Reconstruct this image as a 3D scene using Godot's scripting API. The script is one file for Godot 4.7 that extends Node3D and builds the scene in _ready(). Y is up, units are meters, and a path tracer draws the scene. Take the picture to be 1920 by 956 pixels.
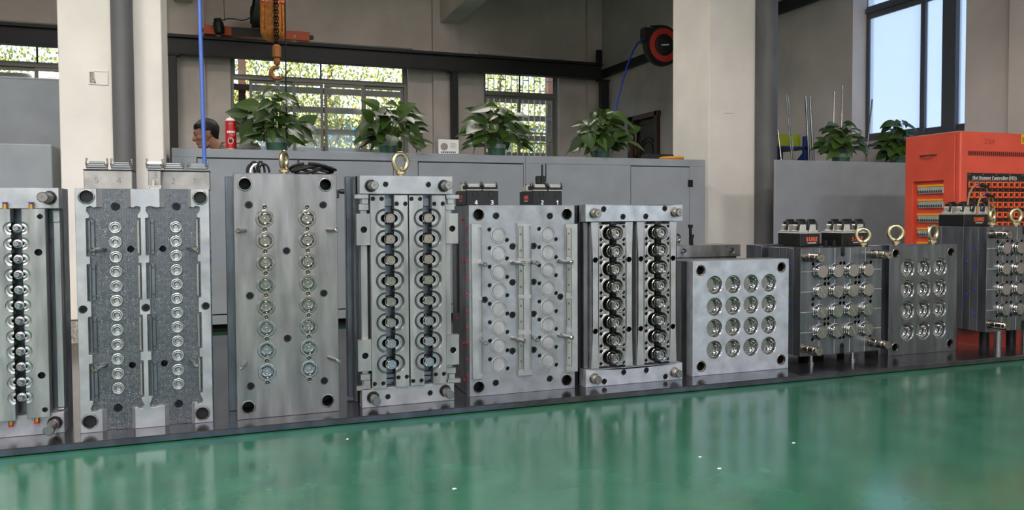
extends Node3D
# Injection moulds standing in a row on a steel bed plate in a factory hall.
# World: x runs to the right along the row, y up, -z away into the hall. Metres.

class MB:
	# collects triangles with normals into one ArrayMesh
	var v := PackedVector3Array()
	var n := PackedVector3Array()
	var uv := PackedVector2Array()

	func tri3(a: Vector3, b: Vector3, c: Vector3, na: Vector3, nb: Vector3, nc: Vector3) -> void:
		var g := (b - a).cross(c - a)
		v.append(a)
		n.append(na)
		if g.dot(na + nb + nc) > 0.0:
			v.append(c)
			v.append(b)
			n.append(nc)
			n.append(nb)
		else:
			v.append(b)
			v.append(c)
			n.append(nb)
			n.append(nc)

	func tri(a: Vector3, b: Vector3, c: Vector3, m: Vector3) -> void:
		tri3(a, b, c, m, m, m)

	func quad(a: Vector3, b: Vector3, c: Vector3, d: Vector3, m: Vector3) -> void:
		tri3(a, b, c, m, m, m)
		tri3(a, c, d, m, m, m)

	func quad4(a: Vector3, b: Vector3, c: Vector3, d: Vector3, na: Vector3, nb: Vector3, nc: Vector3, nd: Vector3) -> void:
		tri3(a, b, c, na, nb, nc)
		tri3(a, c, d, na, nc, nd)

	func box(c: Vector3, s: Vector3, bv := 0.0, xf := Transform3D.IDENTITY) -> MB:
		var h := s * 0.5
		bv = minf(bv, minf(h.x, minf(h.y, h.z)) * 0.9)
		var nb := xf.basis.orthonormalized()
		for ax in 3:
			var u := (ax + 1) % 3
			var w := (ax + 2) % 3
			for sg in [-1.0, 1.0]:
				var q: Array[Vector3] = []
				for k in [[-1, -1], [1, -1], [1, 1], [-1, 1]]:
					var p := Vector3.ZERO
					p[ax] = h[ax] * sg
					p[u] = (h[u] - bv) * k[0]
					p[w] = (h[w] - bv) * k[1]
					q.append(xf * (c + p))
				var m := Vector3.ZERO
				m[ax] = sg
				quad(q[0], q[1], q[2], q[3], nb * m)
			if bv > 0.0:
				for s1 in [-1.0, 1.0]:
					for s2 in [-1.0, 1.0]:
						var m := Vector3.ZERO
						m[u] = s1
						m[w] = s2
						var q: Array[Vector3] = []
						for k in [[-1, 0], [1, 0], [1, 1], [-1, 1]]:
							var p := Vector3.ZERO
							p[ax] = (h[ax] - bv) * k[0]
							p[u] = (h[u] - (bv if k[1] == 0 else 0.0)) * s1
							p[w] = (h[w] - (0.0 if k[1] == 0 else bv)) * s2
							q.append(xf * (c + p))
						quad(q[0], q[1], q[2], q[3], nb * m.normalized())
		if bv > 0.0:
			for sx in [-1.0, 1.0]:
				for sy in [-1.0, 1.0]:
					for sz in [-1.0, 1.0]:
						var sv := Vector3(sx, sy, sz)
						var i := (h - Vector3.ONE * bv) * sv
						tri(xf * (c + Vector3(h.x * sx, i.y, i.z)), xf * (c + Vector3(i.x, h.y * sy, i.z)), xf * (c + Vector3(i.x, i.y, h.z * sz)), nb * sv.normalized())
		return self

	# profile of Vector2(radius, z) turned about +z; hard edges between profile segments unless smooth
	func lathe(pr: Array, segs := 24, xf := Transform3D.IDENTITY, a0 := 0.0, a1 := TAU, smooth := false) -> MB:
		var nb := xf.basis.orthonormalized()
		var nn: Array[Vector2] = []
		for i in pr.size() - 1:
			var t: Vector2 = pr[i + 1] - pr[i]
			nn.append(Vector2(-t.y, t.x).normalized() * (-1.0))
		for i in pr.size() - 1:
			var p: Vector2 = pr[i]
			var q: Vector2 = pr[i + 1]
			if p.distance_squared_to(q) < 1e-12:
				continue
			# outward normal: the solid lies to the inside of a profile that runs from the base to the tip
			var m0 := nn[i]
			var m1 := nn[i]
			if smooth:
				if i > 0:
					m0 = (nn[i] + nn[i - 1]).normalized()
				if i < nn.size() - 1:
					m1 = (nn[i] + nn[i + 1]).normalized()
			for k in segs:
				var b0 := lerpf(a0, a1, float(k) / segs)
				var b1 := lerpf(a0, a1, float(k + 1) / segs)
				var d0 := Vector3(cos(b0), sin(b0), 0)
				var d1 := Vector3(cos(b1), sin(b1), 0)
				var z := Vector3(0, 0, 1)
				var A := xf * (d0 * p.x + z * p.y)
				var B := xf * (d1 * p.x + z * p.y)
				var C := xf * (d1 * q.x + z * q.y)
				var D := xf * (d0 * q.x + z * q.y)
				var nA := nb * (d0 * m0.x + z * m0.y)
				var nB := nb * (d1 * m0.x + z * m0.y)
				var nC := nb * (d1 * m1.x + z * m1.y)
				var nD := nb * (d0 * m1.x + z * m1.y)
				if q.x > 1e-7:
					tri3(A, C, D, nA, nC, nD)
				if p.x > 1e-7:
					tri3(A, B, C, nA, nB, nC)
		return self

	func tube(path: Array, r: float, segs := 8, closed := false, r1 := -1.0, radii := []) -> MB:
		var cnt := path.size()
		var rings := []
		var norms := []
		var up := Vector3.ZERO
		for i in cnt:
			var p: Vector3 = path[i]
			var a: Vector3 = path[(i - 1 + cnt) % cnt] if (closed or i > 0) else path[i]
			var b: Vector3 = path[(i + 1) % cnt] if (closed or i < cnt - 1) else path[i]
			var t := (b - a).normalized()
			if up == Vector3.ZERO:
				up = t.cross(Vector3(0.31, 0.17, 0.94)).normalized()
				if up.length() < 0.5:
					up = t.cross(Vector3.RIGHT).normalized()
			up = (up - t * up.dot(t)).normalized()
			var side := t.cross(up)
			var rr := r if r1 < 0.0 else lerpf(r, r1, float(i) / (cnt - 1))
			if radii.size() == cnt:
				rr = radii[i]
			var ring := []
			var nr := []
			for k in segs:
				var g := TAU * k / segs
				var d := up * cos(g) + side * sin(g)
				ring.append(p + d * rr)
				nr.append(d)
			rings.append(ring)
			norms.append(nr)
		for i in (cnt if closed else cnt - 1):
			var j := (i + 1) % cnt
			for k in segs:
				var l := (k + 1) % segs
				quad4(rings[i][k], rings[i][l], rings[j][l], rings[j][k], norms[i][k], norms[i][l], norms[j][l], norms[j][k])
		if not closed:
			for e in [0, cnt - 1]:
				var dirn: Vector3 = (path[0] - path[1]) if e == 0 else (path[cnt - 1] - path[cnt - 2])
				for k in range(1, segs - 1):
					tri(rings[e][0], rings[e][k], rings[e][k + 1], dirn.normalized())
		return self

	static func shrink(poly: PackedVector2Array, c: float) -> PackedVector2Array:
		# moves every corner inwards by c along the mitre
		var out := PackedVector2Array()
		var cnt := poly.size()
		var area := 0.0
		for i in cnt:
			area += poly[i].cross(poly[(i + 1) % cnt])
		var s := 1.0 if area > 0 else -1.0
		for i in cnt:
			var e0 := (poly[i] - poly[(i - 1 + cnt) % cnt]).normalized()
			var e1 := (poly[(i + 1) % cnt] - poly[i]).normalized()
			var n0 := Vector2(-e0.y, e0.x) * s
			var n1 := Vector2(-e1.y, e1.x) * s
			var m := (n0 + n1)
			m = m.normalized() if m.length() > 0.01 else n0
			out.append(poly[i] + m * (c / maxf(0.4, m.dot(n0))))
		return out

	# an outline with recesses: holes are {p: Vector2, r, d} or {poly, d}; the face looks along +z at z = 0
	func plate(outline: PackedVector2Array, holes: Array, thick: float, ch := 0.0015, xf := Transform3D.IDENTITY, floors := true) -> MB:
		var nb := xf.basis.orthonormalized()
		var face := shrink(outline, ch)
		var cnt := outline.size()
		var s := 1.0
		var area := 0.0
		for i in cnt:
			area += outline[i].cross(outline[(i + 1) % cnt])
		if area < 0:
			s = -1.0
		var zb := -thick
		for i in cnt:
			var j := (i + 1) % cnt
			var e := (outline[j] - outline[i]).normalized()
			var o := Vector3(e.y * s, -e.x * s, 0)
			quad(xf * Vector3(outline[i].x, outline[i].y, -ch), xf * Vector3(outline[j].x, outline[j].y, -ch), xf * Vector3(outline[j].x, outline[j].y, zb), xf * Vector3(outline[i].x, outline[i].y, zb), nb * o)
			quad(xf * Vector3(outline[i].x, outline[i].y, -ch), xf * Vector3(outline[j].x, outline[j].y, -ch), xf * Vector3(face[j].x, face[j].y, 0), xf * Vector3(face[i].x, face[i].y, 0), nb * (o + Vector3.BACK).normalized())
		var back := Geometry2D.triangulate_polygon(outline)
		for i in range(0, back.size() if floors else 0, 3):
			var A := outline[back[i]]
			var B := outline[back[i + 1]]
			var C := outline[back[i + 2]]
			tri(xf * Vector3(A.x, A.y, zb), xf * Vector3(B.x, B.y, zb), xf * Vector3(C.x, C.y, zb), nb * Vector3.FORWARD)
		var pts := PackedVector2Array()
		var polys: Array[PackedVector2Array] = []
		var hc := minf(ch, 0.0014)
		# the outline, with long edges cut up where there are holes or corners to respect
		var convex := Geometry2D.convex_hull(face).size() - 1 == cnt
		for i in cnt:
			pts.append(face[i])
			if not convex:
				var l := face[i].distance_to(face[(i + 1) % cnt])
				var k := int(l / 0.012)
				for q in range(1, k):
					pts.append(face[i].lerp(face[(i + 1) % cnt], float(q) / k))
		for h in holes:
			var rim := PackedVector2Array()
			var wall := PackedVector2Array()
			if h.has("poly"):
				wall = h.poly
				rim = shrink(h.poly, -hc)
				var dense := PackedVector2Array()
				for i in rim.size():
					var l := rim[i].distance_to(rim[(i + 1) % rim.size()])
					var k := maxi(1, int(l / 0.012))
					for q in k:
						dense.append(rim[i].lerp(rim[(i + 1) % rim.size()], float(q) / k))
				pts.append_array(dense)
			else:
				var sg: int = h.get("s", 12 if h.r < 0.013 else (18 if h.r < 0.022 else 28))
				for k in sg:
					var g := TAU * (k + 0.5) / sg
					wall.append(h.p + Vector2(cos(g), sin(g)) * h.r)
					rim.append(h.p + Vector2(cos(g), sin(g)) * (h.r + hc))
				pts.append_array(rim)
			polys.append(rim)
			var w := wall.size()
			var mid := Vector2.ZERO
			for p in wall:
				mid += p / w
			var d: float = -minf(h.d, thick)
			for i in w:
				var j := (i + 1) % w
				var e := (wall[j] - wall[i]).normalized()
				var m2 := Vector2(-e.y, e.x)
				if m2.dot(mid - wall[i]) < 0 and not h.has("poly"):
					m2 = -m2
				var m := Vector3(m2.x, m2.y, 0)
				quad(xf * Vector3(rim[i].x, rim[i].y, 0), xf * Vector3(rim[j].x, rim[j].y, 0), xf * Vector3(wall[j].x, wall[j].y, -hc), xf * Vector3(wall[i].x, wall[i].y, -hc), nb * (m + Vector3.BACK).normalized())
				if h.has("poly"):
					quad(xf * Vector3(wall[i].x, wall[i].y, -hc), xf * Vector3(wall[j].x, wall[j].y, -hc), xf * Vector3(wall[j].x, wall[j].y, d), xf * Vector3(wall[i].x, wall[i].y, d), nb * m)
				else:
					var r0 := (h.p as Vector2 - wall[i]).normalized()
					var r1 := (h.p as Vector2 - wall[j]).normalized()
					var n0 := nb * Vector3(r0.x, r0.y, 0)
					var n1 := nb * Vector3(r1.x, r1.y, 0)
					quad4(xf * Vector3(wall[i].x, wall[i].y, -hc), xf * Vector3(wall[j].x, wall[j].y, -hc), xf * Vector3(wall[j].x, wall[j].y, d), xf * Vector3(wall[i].x, wall[i].y, d), n0, n1, n1, n0)
			if floors:
				var tr := Geometry2D.triangulate_polygon(wall)
				for i in range(0, tr.size(), 3):
					tri(xf * Vector3(wall[tr[i]].x, wall[tr[i]].y, d), xf * Vector3(wall[tr[i + 1]].x, wall[tr[i + 1]].y, d), xf * Vector3(wall[tr[i + 2]].x, wall[tr[i + 2]].y, d), nb * Vector3.BACK)
		var del := Geometry2D.triangulate_delaunay(pts)
		for i in range(0, del.size(), 3):
			var A := pts[del[i]]
			var B := pts[del[i + 1]]
			var C := pts[del[i + 2]]
			var c := (A + B + C) / 3.0
			if absf((B - A).cross(C - A)) < 1e-9:
				continue
			var inside := false
			for k in polys.size():
				var h: Dictionary = holes[k]
				if h.has("p"):
					if c.distance_squared_to(h.p) < h.r * h.r:
						inside = true
						break
				elif Geometry2D.is_point_in_polygon(c, polys[k]):
					inside = true
					break
			if inside or (not convex and not Geometry2D.is_point_in_polygon(c, face)):
				continue
			tri(xf * Vector3(A.x, A.y, 0), xf * Vector3(B.x, B.y, 0), xf * Vector3(C.x, C.y, 0), nb * Vector3.BACK)
			if not floors:
				tri(xf * Vector3(A.x, A.y, zb), xf * Vector3(B.x, B.y, zb), xf * Vector3(C.x, C.y, zb), nb * Vector3.FORWARD)
		return self

	func mesh() -> ArrayMesh:
		var a := []
		a.resize(Mesh.ARRAY_MAX)
		a[Mesh.ARRAY_VERTEX] = v
		a[Mesh.ARRAY_NORMAL] = n
		if uv.size() == v.size():
			a[Mesh.ARRAY_TEX_UV] = uv
		var m := ArrayMesh.new()
		m.add_surface_from_arrays(Mesh.PRIMITIVE_TRIANGLES, a)
		return m

const H := 0.03            # top of the bed plate
const ZB := -13.2          # inner face of the back wall
const XR := 6.588          # inner face of the right wall
const CEIL := 5.2
var M := {}                # materials
var used := {}
var rng := RandomNumberGenerator.new()

func numbered(called: String) -> String:
	if not used.has(called):
		used[called] = 0
		return called
	used[called] += 1
	return "%s_%03d" % [called, used[called]]

func thing(called: String, label: String, category: String, at := Vector3.ZERO, group := "", turn := 0.0) -> Node3D:
	var o := Node3D.new()
	o.name = numbered(called)
	add_child(o, true)
	o.position = at
	o.rotation.y = turn
	o.set_meta("label", label)
	o.set_meta("category", category)
	if group != "":
		o.set_meta("group", group)
	return o

func part(parent: Node3D, called: String, mesh: Mesh, mat: Material, at := Vector3.ZERO, basis := Basis.IDENTITY) -> MeshInstance3D:
	var o := MeshInstance3D.new()
	o.name = called
	o.mesh = mesh
	o.material_override = mat
	o.transform = Transform3D(basis, at)
	o.cast_shadow = GeometryInstance3D.SHADOW_CASTING_SETTING_ON
	parent.add_child(o, true)
	return o

func solo(called: String, mesh: Mesh, mat: Material, at: Vector3, label: String, category: String, group := "", basis := Basis.IDENTITY) -> MeshInstance3D:
	var o := part(self, numbered(called), mesh, mat, at, basis)
	o.set_meta("label", label)
	o.set_meta("category", category)
	if group != "":
		o.set_meta("group", group)
	return o

func struct(called: String, mesh: Mesh, mat: Material, label: String, at := Vector3.ZERO) -> MeshInstance3D:
	var o := part(self, numbered(called), mesh, mat, at)
	o.set_meta("kind", "structure")
	o.set_meta("label", label)
	o.set_meta("category", called.split("_")[0])
	return o

func rect(x0: float, y0: float, x1: float, y1: float) -> PackedVector2Array:
	return PackedVector2Array([Vector2(x0, y0), Vector2(x1, y0), Vector2(x1, y1), Vector2(x0, y1)])

func bx(x0: float, y0: float, z0: float, x1: float, y1: float, z1: float, bv := 0.0) -> ArrayMesh:
	return MB.new().box(Vector3(x0 + x1, y0 + y1, z0 + z1) * 0.5, Vector3(absf(x1 - x0), absf(y1 - y0), absf(z1 - z0)), bv).mesh()

func hole(x: float, y: float, r: float, d := 0.012) -> Dictionary:
	return {"p": Vector2(x, y), "r": r, "d": d}

func circle(c: Vector2, r: float, a0: float, a1: float, k: int) -> PackedVector2Array:
	var out := PackedVector2Array()
	for i in k + 1:
		var g := lerpf(a0, a1, float(i) / k)
		out.append(c + Vector2(cos(g), sin(g)) * r)
	return out

func text_mesh(s: String, size: float, depth: float, font := "Droid Sans", bold := true) -> TextMesh:
	var f := SystemFont.new()
	f.font_names = PackedStringArray([font])
	f.font_weight = 700 if bold else 400
	var t := TextMesh.new()
	t.text = s
	t.font = f
	t.font_size = 32
	t.pixel_size = size / 23.0
	t.depth = depth
	t.curve_step = 2.0
	return t

# ---------------------------------------------------------------- materials
func noise_tex(seed_: int, freq: float, lo: float, hi: float, size := 256, stretch := Vector2.ONE, octaves := 4) -> ImageTexture:
	var f := FastNoiseLite.new()
	f.seed = seed_
	f.frequency = freq
	f.fractal_octaves = octaves
	var im := Image.create(size, size, true, Image.FORMAT_RGB8)
	for y in size:
		for x in size:
			# blended at the seams so that it repeats
			var fx := float(x) / size
			var fy := float(y) / size
			var a := f.get_noise_2d(x * stretch.x, y * stretch.y)
			var b := f.get_noise_2d((x - size) * stretch.x, y * stretch.y)
			var c := f.get_noise_2d(x * stretch.x, (y - size) * stretch.y)
			var d := f.get_noise_2d((x - size) * stretch.x, (y - size) * stretch.y)
			var k := lerpf(lerpf(a, b, fx), lerpf(c, d, fx), fy)
			var g := lerpf(lo, hi, clampf(0.5 + k * 0.9, 0, 1))
			im.set_pixel(x, y, Color(g, g, g))
	im.generate_mipmaps()
	return ImageTexture.create_from_image(im)

func mat(c: Color, rough: float, metal := 0.0) -> StandardMaterial3D:
	var m := StandardMaterial3D.new()
	m.albedo_color = c
	m.roughness = rough
	m.metallic = metal
	return m

func tri_tex(m: StandardMaterial3D, scale: Vector3, col: Texture2D = null, rough: Texture2D = null, bump: Texture2D = null, bump_cm := 0.02) -> StandardMaterial3D:
	m.uv1_triplanar = true
	m.uv1_world_triplanar = true
	m.uv1_scale = scale
	if col:
		m.albedo_texture = col
	if rough:
		m.roughness_texture = rough
	if bump:
		m.heightmap_enabled = true
		m.heightmap_texture = bump
		m.heightmap_scale = bump_cm
	return m

func make_materials() -> void:
	var cloud := noise_tex(3, 0.018, 0.80, 1.0)
	var smear := noise_tex(5, 0.02, 0.72, 1.0, 256, Vector2(2.2, 0.35))
	var rgh := noise_tex(9, 0.03, 0.62, 1.0)
	var fine := noise_tex(11, 0.25, 0.0, 1.0, 256, Vector2.ONE, 3)
	var brush := noise_tex(13, 0.12, 0.0, 1.0, 256, Vector2(2.4, 0.06), 3)
	# the scallops that a ball cutter leaves
	var im := Image.create(256, 256, true, Image.FORMAT_RGB8)
	rng.seed = 77
	var amp := []
	for i in 16 * 16:
		amp.append(pow(rng.randf(), 1.6) + 0.12)
	for y in 256:
		for x in 256:
			var cx := int(x / 16.0)
			var cy := int((y + (8 if cx % 2 else 0)) / 16.0) % 16
			var lx := fmod(x, 16.0) / 8.0 - 1.0
			var ly := fmod(y + (8 if cx % 2 else 0), 16.0) / 8.0 - 1.0
			var g: float = clampf((lx * lx + ly * ly) * 0.5 * amp[cx * 16 + cy], 0, 1)
			im.set_pixel(x, y, Color(g, g, g))
	im.generate_mipmaps()
	var mill := ImageTexture.create_from_image(im)
	M.steel = tri_tex(mat(Color(0.76, 0.76, 0.75), 0.46, 0.92), Vector3(1.3, 1.3, 1.3), smear, rgh, brush, 0.006)
	M.plain_steel = tri_tex(mat(Color(0.68, 0.665, 0.655), 0.44, 0.92), Vector3(1.3, 1.3, 1.3), smear, rgh, brush, 0.006)
	M.bright = tri_tex(mat(Color(0.78, 0.785, 0.795), 0.50, 0.84), Vector3(1.7, 1.7, 1.7), cloud, rgh, fine, 0.004)
	M.mid_silver = tri_tex(mat(Color(0.71, 0.725, 0.75), 0.50, 0.82), Vector3(2.1, 2.1, 2.1), cloud, rgh, mill, 0.03)
	M.disc = tri_tex(mat(Color(0.77, 0.775, 0.785), 0.5, 0.75), Vector3(3, 3, 3), cloud)
	M.silver = tri_tex(mat(Color(0.82, 0.845, 0.885), 0.60, 0.74), Vector3(2.1, 2.1, 2.1), cloud, rgh, fine, 0.004)
	M.grey_steel = tri_tex(mat(Color(0.53, 0.55, 0.575), 0.42, 0.92), Vector3(1.5, 1.5, 1.5), smear, rgh, brush, 0.006)
	M.dark_steel = tri_tex(mat(Color(0.54, 0.55, 0.57), 0.42, 0.85), Vector3(1.5, 1.5, 1.5), smear, rgh, brush, 0.006)
	M.milled = tri_tex(mat(Color(0.48, 0.49, 0.505), 0.28, 0.96), Vector3(11, 11, 11), cloud, null, mill, 0.12)
	M.polished = mat(Color(0.66, 0.655, 0.65), 0.13, 1.0)
	M.insert = mat(Color(0.70, 0.70, 0.70), 0.31, 1.0)
	M.pin = mat(Color(0.60, 0.58, 0.55), 0.26, 1.0)
	M.pin_dark = mat(Color(0.30, 0.29, 0.28), 0.35, 0.9)
	M.bolt = mat(Color(0.155, 0.158, 0.165), 0.32, 0.75)
	M.bore = mat(Color(0.085, 0.088, 0.095), 0.45, 0.3)  # near-black hole lining, the shade inside is put into its colour
	M.zinc = mat(Color(0.80, 0.74, 0.60), 0.30, 1.0)
	M.brass = mat(Color(0.83, 0.66, 0.36), 0.28, 1.0)
	M.blue_plug = mat(Color(0.10, 0.22, 0.72), 0.4)
	M.red_plug = mat(Color(0.78, 0.12, 0.14), 0.4)
	M.black_box = mat(Color(0.055, 0.056, 0.06), 0.42)
	M.black = mat(Color(0.04, 0.04, 0.045), 0.5)
	M.rubber = mat(Color(0.03, 0.03, 0.032), 0.65)
	M.conn = mat(Color(0.72, 0.72, 0.70), 0.45, 0.5)
	M.cast = tri_tex(mat(Color(0.66, 0.66, 0.65), 0.55, 0.6), Vector3(2, 2, 2), cloud)
	M.orange_print = mat(Color(0.86, 0.36, 0.22), 0.5)
	M.white_print = mat(Color(0.92, 0.92, 0.92), 0.5)
	M.scribe = mat(Color(0.42, 0.41, 0.40), 0.7)
	M.bed = tri_tex(mat(Color(0.44, 0.44, 0.46), 0.22, 0.88), Vector3(0.9, 0.9, 0.9), smear, rgh)
	var wallt := noise_tex(21, 0.012, 0.86, 1.0, 256, Vector2.ONE, 5)
	M.wall = tri_tex(mat(Color(0.87, 0.83, 0.80), 0.9), Vector3(0.35, 0.35, 0.35), wallt, null, fine, 0.03)
	M.wall_grey = tri_tex(mat(Color(0.79, 0.765, 0.75), 0.9), Vector3(0.35, 0.35, 0.35), wallt, null, fine, 0.03)
	M.column = tri_tex(mat(Color(0.93, 0.915, 0.885), 0.6), Vector3(0.5, 0.5, 0.5), noise_tex(22, 0.015, 0.93, 1.0), null, fine, 0.02)
	M.mortar = tri_tex(mat(Color(0.80, 0.77, 0.73), 0.95), Vector3(3, 3, 3), noise_tex(23, 0.05, 0.55, 1.0), null, fine, 0.25)
	M.pipe = tri_tex(mat(Color(0.42, 0.425, 0.43), 0.6), Vector3(0.8, 0.8, 0.8), noise_tex(24, 0.02, 0.82, 1.0, 256, Vector2(1, 0.4)))
	M.floor = tri_tex(mat(Color(0.20, 0.44, 0.345), 0.20), Vector3(0.33, 0.33, 0.33), noise_tex(25, 0.02, 0.80, 1.0, 512, Vector2.ONE, 6), noise_tex(26, 0.012, 0.55, 1.0, 512, Vector2(1, 0.6), 6))
	M.concrete = tri_tex(mat(Color(0.50, 0.49, 0.47), 0.9), Vector3(0.4, 0.4, 0.4), cloud)
	M.cabinet = tri_tex(mat(Color(0.57, 0.60, 0.625), 0.45), Vector3(0.7, 0.7, 0.7), noise_tex(27, 0.02, 0.93, 1.0))
	M.gap = mat(Color(0.05, 0.05, 0.055), 0.8)
	M.beam = tri_tex(mat(Color(0.115, 0.118, 0.125), 0.55), Vector3(0.6, 0.6, 0.6), cloud)
	M.beam_grey = mat(Color(0.20, 0.205, 0.21), 0.55)
	M.crane = mat(Color(0.80, 0.33, 0.13), 0.5)
	M.bag = tri_tex(mat(Color(0.86, 0.53, 0.17), 0.6), Vector3(2.4, 2.4, 2.4), noise_tex(28, 0.03, 0.55, 1.0))
	M.hook = mat(Color(0.60, 0.38, 0.18), 0.5, 0.2)
	M.chain = mat(Color(0.05, 0.045, 0.04), 0.45, 0.6)
	M.frame = mat(Color(0.52, 0.51, 0.48), 0.5, 0.2)
	M.frame_blue = mat(Color(0.34, 0.36, 0.40), 0.5, 0.3)
	M.pane = mat(Color(0.95, 0.94, 0.82, 0.05), 0.05)
	M.pane.backlight_enabled = true
	M.pane.backlight = Color(0.24, 0.24, 0.22)
	M.pane.transparency = BaseMaterial3D.TRANSPARENCY_ALPHA
	M.frosted = mat(Color(0.80, 0.88, 0.93, 0.40), 0.06)
	M.frosted.backlight_enabled = true
	M.frosted.backlight = Color(0.8, 0.82, 0.84)
	M.frosted.transparency = BaseMaterial3D.TRANSPARENCY_ALPHA
	M.red = tri_tex(mat(Color(0.84, 0.32, 0.235), 0.42), Vector3(0.8, 0.8, 0.8), noise_tex(29, 0.02, 0.92, 1.0))
	M.red_dark = mat(Color(0.62, 0.19, 0.14), 0.5)
	M.hose = mat(Color(0.10, 0.22, 0.66), 0.35)
	M.hose_brown = mat(Color(0.55, 0.40, 0.26), 0.4)
	M.reel_red = mat(Color(0.72, 0.17, 0.13), 0.45)
	M.leaf = []
	for c in [Color(0.185, 0.28, 0.10), Color(0.14, 0.23, 0.085), Color(0.23, 0.33, 0.115)]:
		var l := mat(c, 0.42)
		l.backlight_enabled = true
		l.backlight = Color(0.16, 0.22, 0.05)
		l.cull_mode = BaseMaterial3D.CULL_DISABLED
		M.leaf.append(l)
	M.fill_glow = mat(Color(0.95, 0.95, 0.95), 0.5)  # glowing face of the added fill panels
	M.fill_glow.emission_enabled = true
	M.fill_glow.emission = Color(1.0, 0.98, 0.95)
	M.fill_glow.emission_energy_multiplier = 1.0
	M.red_can = mat(Color(0.72, 0.09, 0.09), 0.3)
	M.carton = mat(Color(0.88, 0.88, 0.87), 0.6)
	M.hose_light = mat(Color(0.30, 0.42, 0.74), 0.4)
	M.rack_blue = mat(Color(0.06, 0.16, 0.42), 0.5)
	M.bin = mat(Color(0.56, 0.62, 0.10), 0.5)
	M.bus = mat(Color(0.88, 0.62, 0.08), 0.5)
	M.toggle = mat(Color(0.05, 0.22, 0.16), 0.5)
	M.pencil = mat(Color(0.55, 0.16, 0.11), 0.8)
	M.module = mat(Color(0.93, 0.36, 0.13), 0.5)
	M.display = mat(Color(0.10, 0.09, 0.07), 0.3)
	M.lamp = mat(Color(0.85, 0.10, 0.12), 0.3)
	M.stem = mat(Color(0.34, 0.44, 0.18), 0.6)
	M.soil = mat(Color(0.10, 0.075, 0.05), 0.95)
	M.pot = mat(Color(0.22, 0.38, 0.31), 0.3)
	M.pot_band = mat(Color(0.56, 0.63, 0.60), 0.5)
	M.skin = mat(Color(0.70, 0.51, 0.41), 0.6)
	M.hair = mat(Color(0.035, 0.03, 0.03), 0.6)
	M.shirt = mat(Color(0.47, 0.44, 0.41), 0.9)
	M.trousers = mat(Color(0.14, 0.15, 0.18), 0.9)
	M.bark = tri_tex(mat(Color(0.30, 0.23, 0.17), 0.95), Vector3(1, 1, 1), cloud, null, fine, 0.5)
	M.brown = mat(Color(0.24, 0.12, 0.08), 0.6)
	M.door = mat(Color(0.10, 0.065, 0.055), 0.45)
	M.door_frame = mat(Color(0.22, 0.12, 0.085), 0.5)

# ---------------------------------------------------------------- the scene
func _ready() -> void:
	# camera
	var cam := Camera3D.new()
	cam.name = "camera"
	add_child(cam)
	cam.projection = Camera3D.PROJECTION_FRUSTUM
	cam.near = 0.05
	cam.far = 200.0
	cam.keep_aspect = Camera3D.KEEP_HEIGHT
	var f := 1475.0
	cam.size = 956.0 / f * cam.near
	cam.frustum_offset = Vector2(0, (454.0 - 478.0) / f * cam.near)
	cam.transform = Transform3D(Basis(Vector3.UP, deg_to_rad(-20.16)) * Basis(Vector3.RIGHT, deg_to_rad(-2.0)) * Basis(Vector3.BACK, deg_to_rad(-0.29)), Vector3(0, 0.85, 0))
	cam.current = true
	# sky and exposure
	var we := WorldEnvironment.new()
	we.name = "world"
	var e := Environment.new()
	e.background_mode = Environment.BG_SKY
	var sky := Sky.new()
	var sm := ProceduralSkyMaterial.new()
	sm.sky_top_color = Color(0.50, 0.66, 0.88)
	sm.sky_horizon_color = Color(0.86, 0.92, 0.97)
	sm.sky_curve = 0.2
	sm.ground_bottom_color = Color(0.45, 0.44, 0.42)
	sm.ground_horizon_color = Color(0.70, 0.72, 0.72)
	sm.sky_energy_multiplier = 1.0
	sm.sun_angle_max = 1.0
	sky.sky_material = sm
	e.sky = sky
	e.tonemap_mode = Environment.TONE_MAPPER_LINEAR
	e.tonemap_exposure = 3.45
	e.sdfgi_enabled = true
	e.ssao_enabled = true
	e.ssil_enabled = true
	we.environment = e
	add_child(we)
	# the sun stands high to the left, behind the camera
	var sun := DirectionalLight3D.new()
	sun.name = "sun"
	sun.light_color = Color(1.0, 0.95, 0.86)
	sun.light_energy = 2.6
	sun.light_angular_distance = 0.6
	sun.shadow_enabled = true
	add_child(sun)
	sun.look_at_from_position(Vector3(-7, 9, 4.5), Vector3.ZERO)
	# two rows of unseen panels added over the open floor as fill light
	make_materials()
	for z in [0.4, 4.2]:
		for x in [-4.4, 0.0, 4.4]:
			if x < 3.0 or z > 2.0:
				fill_lamp(Vector3(x, CEIL, z), FILL_POWER)
	for x in [-1.6, 2.4]:  # rear pair added to lift the back wall
		fill_lamp(Vector3(x, CEIL, -7.8), 2.9)
	build_room()
	build_bed()
	build_cabinets()
	build_crane()
	build_outside()
	build_molds()
	build_controller()
	build_clutter()
	build_person()

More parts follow.
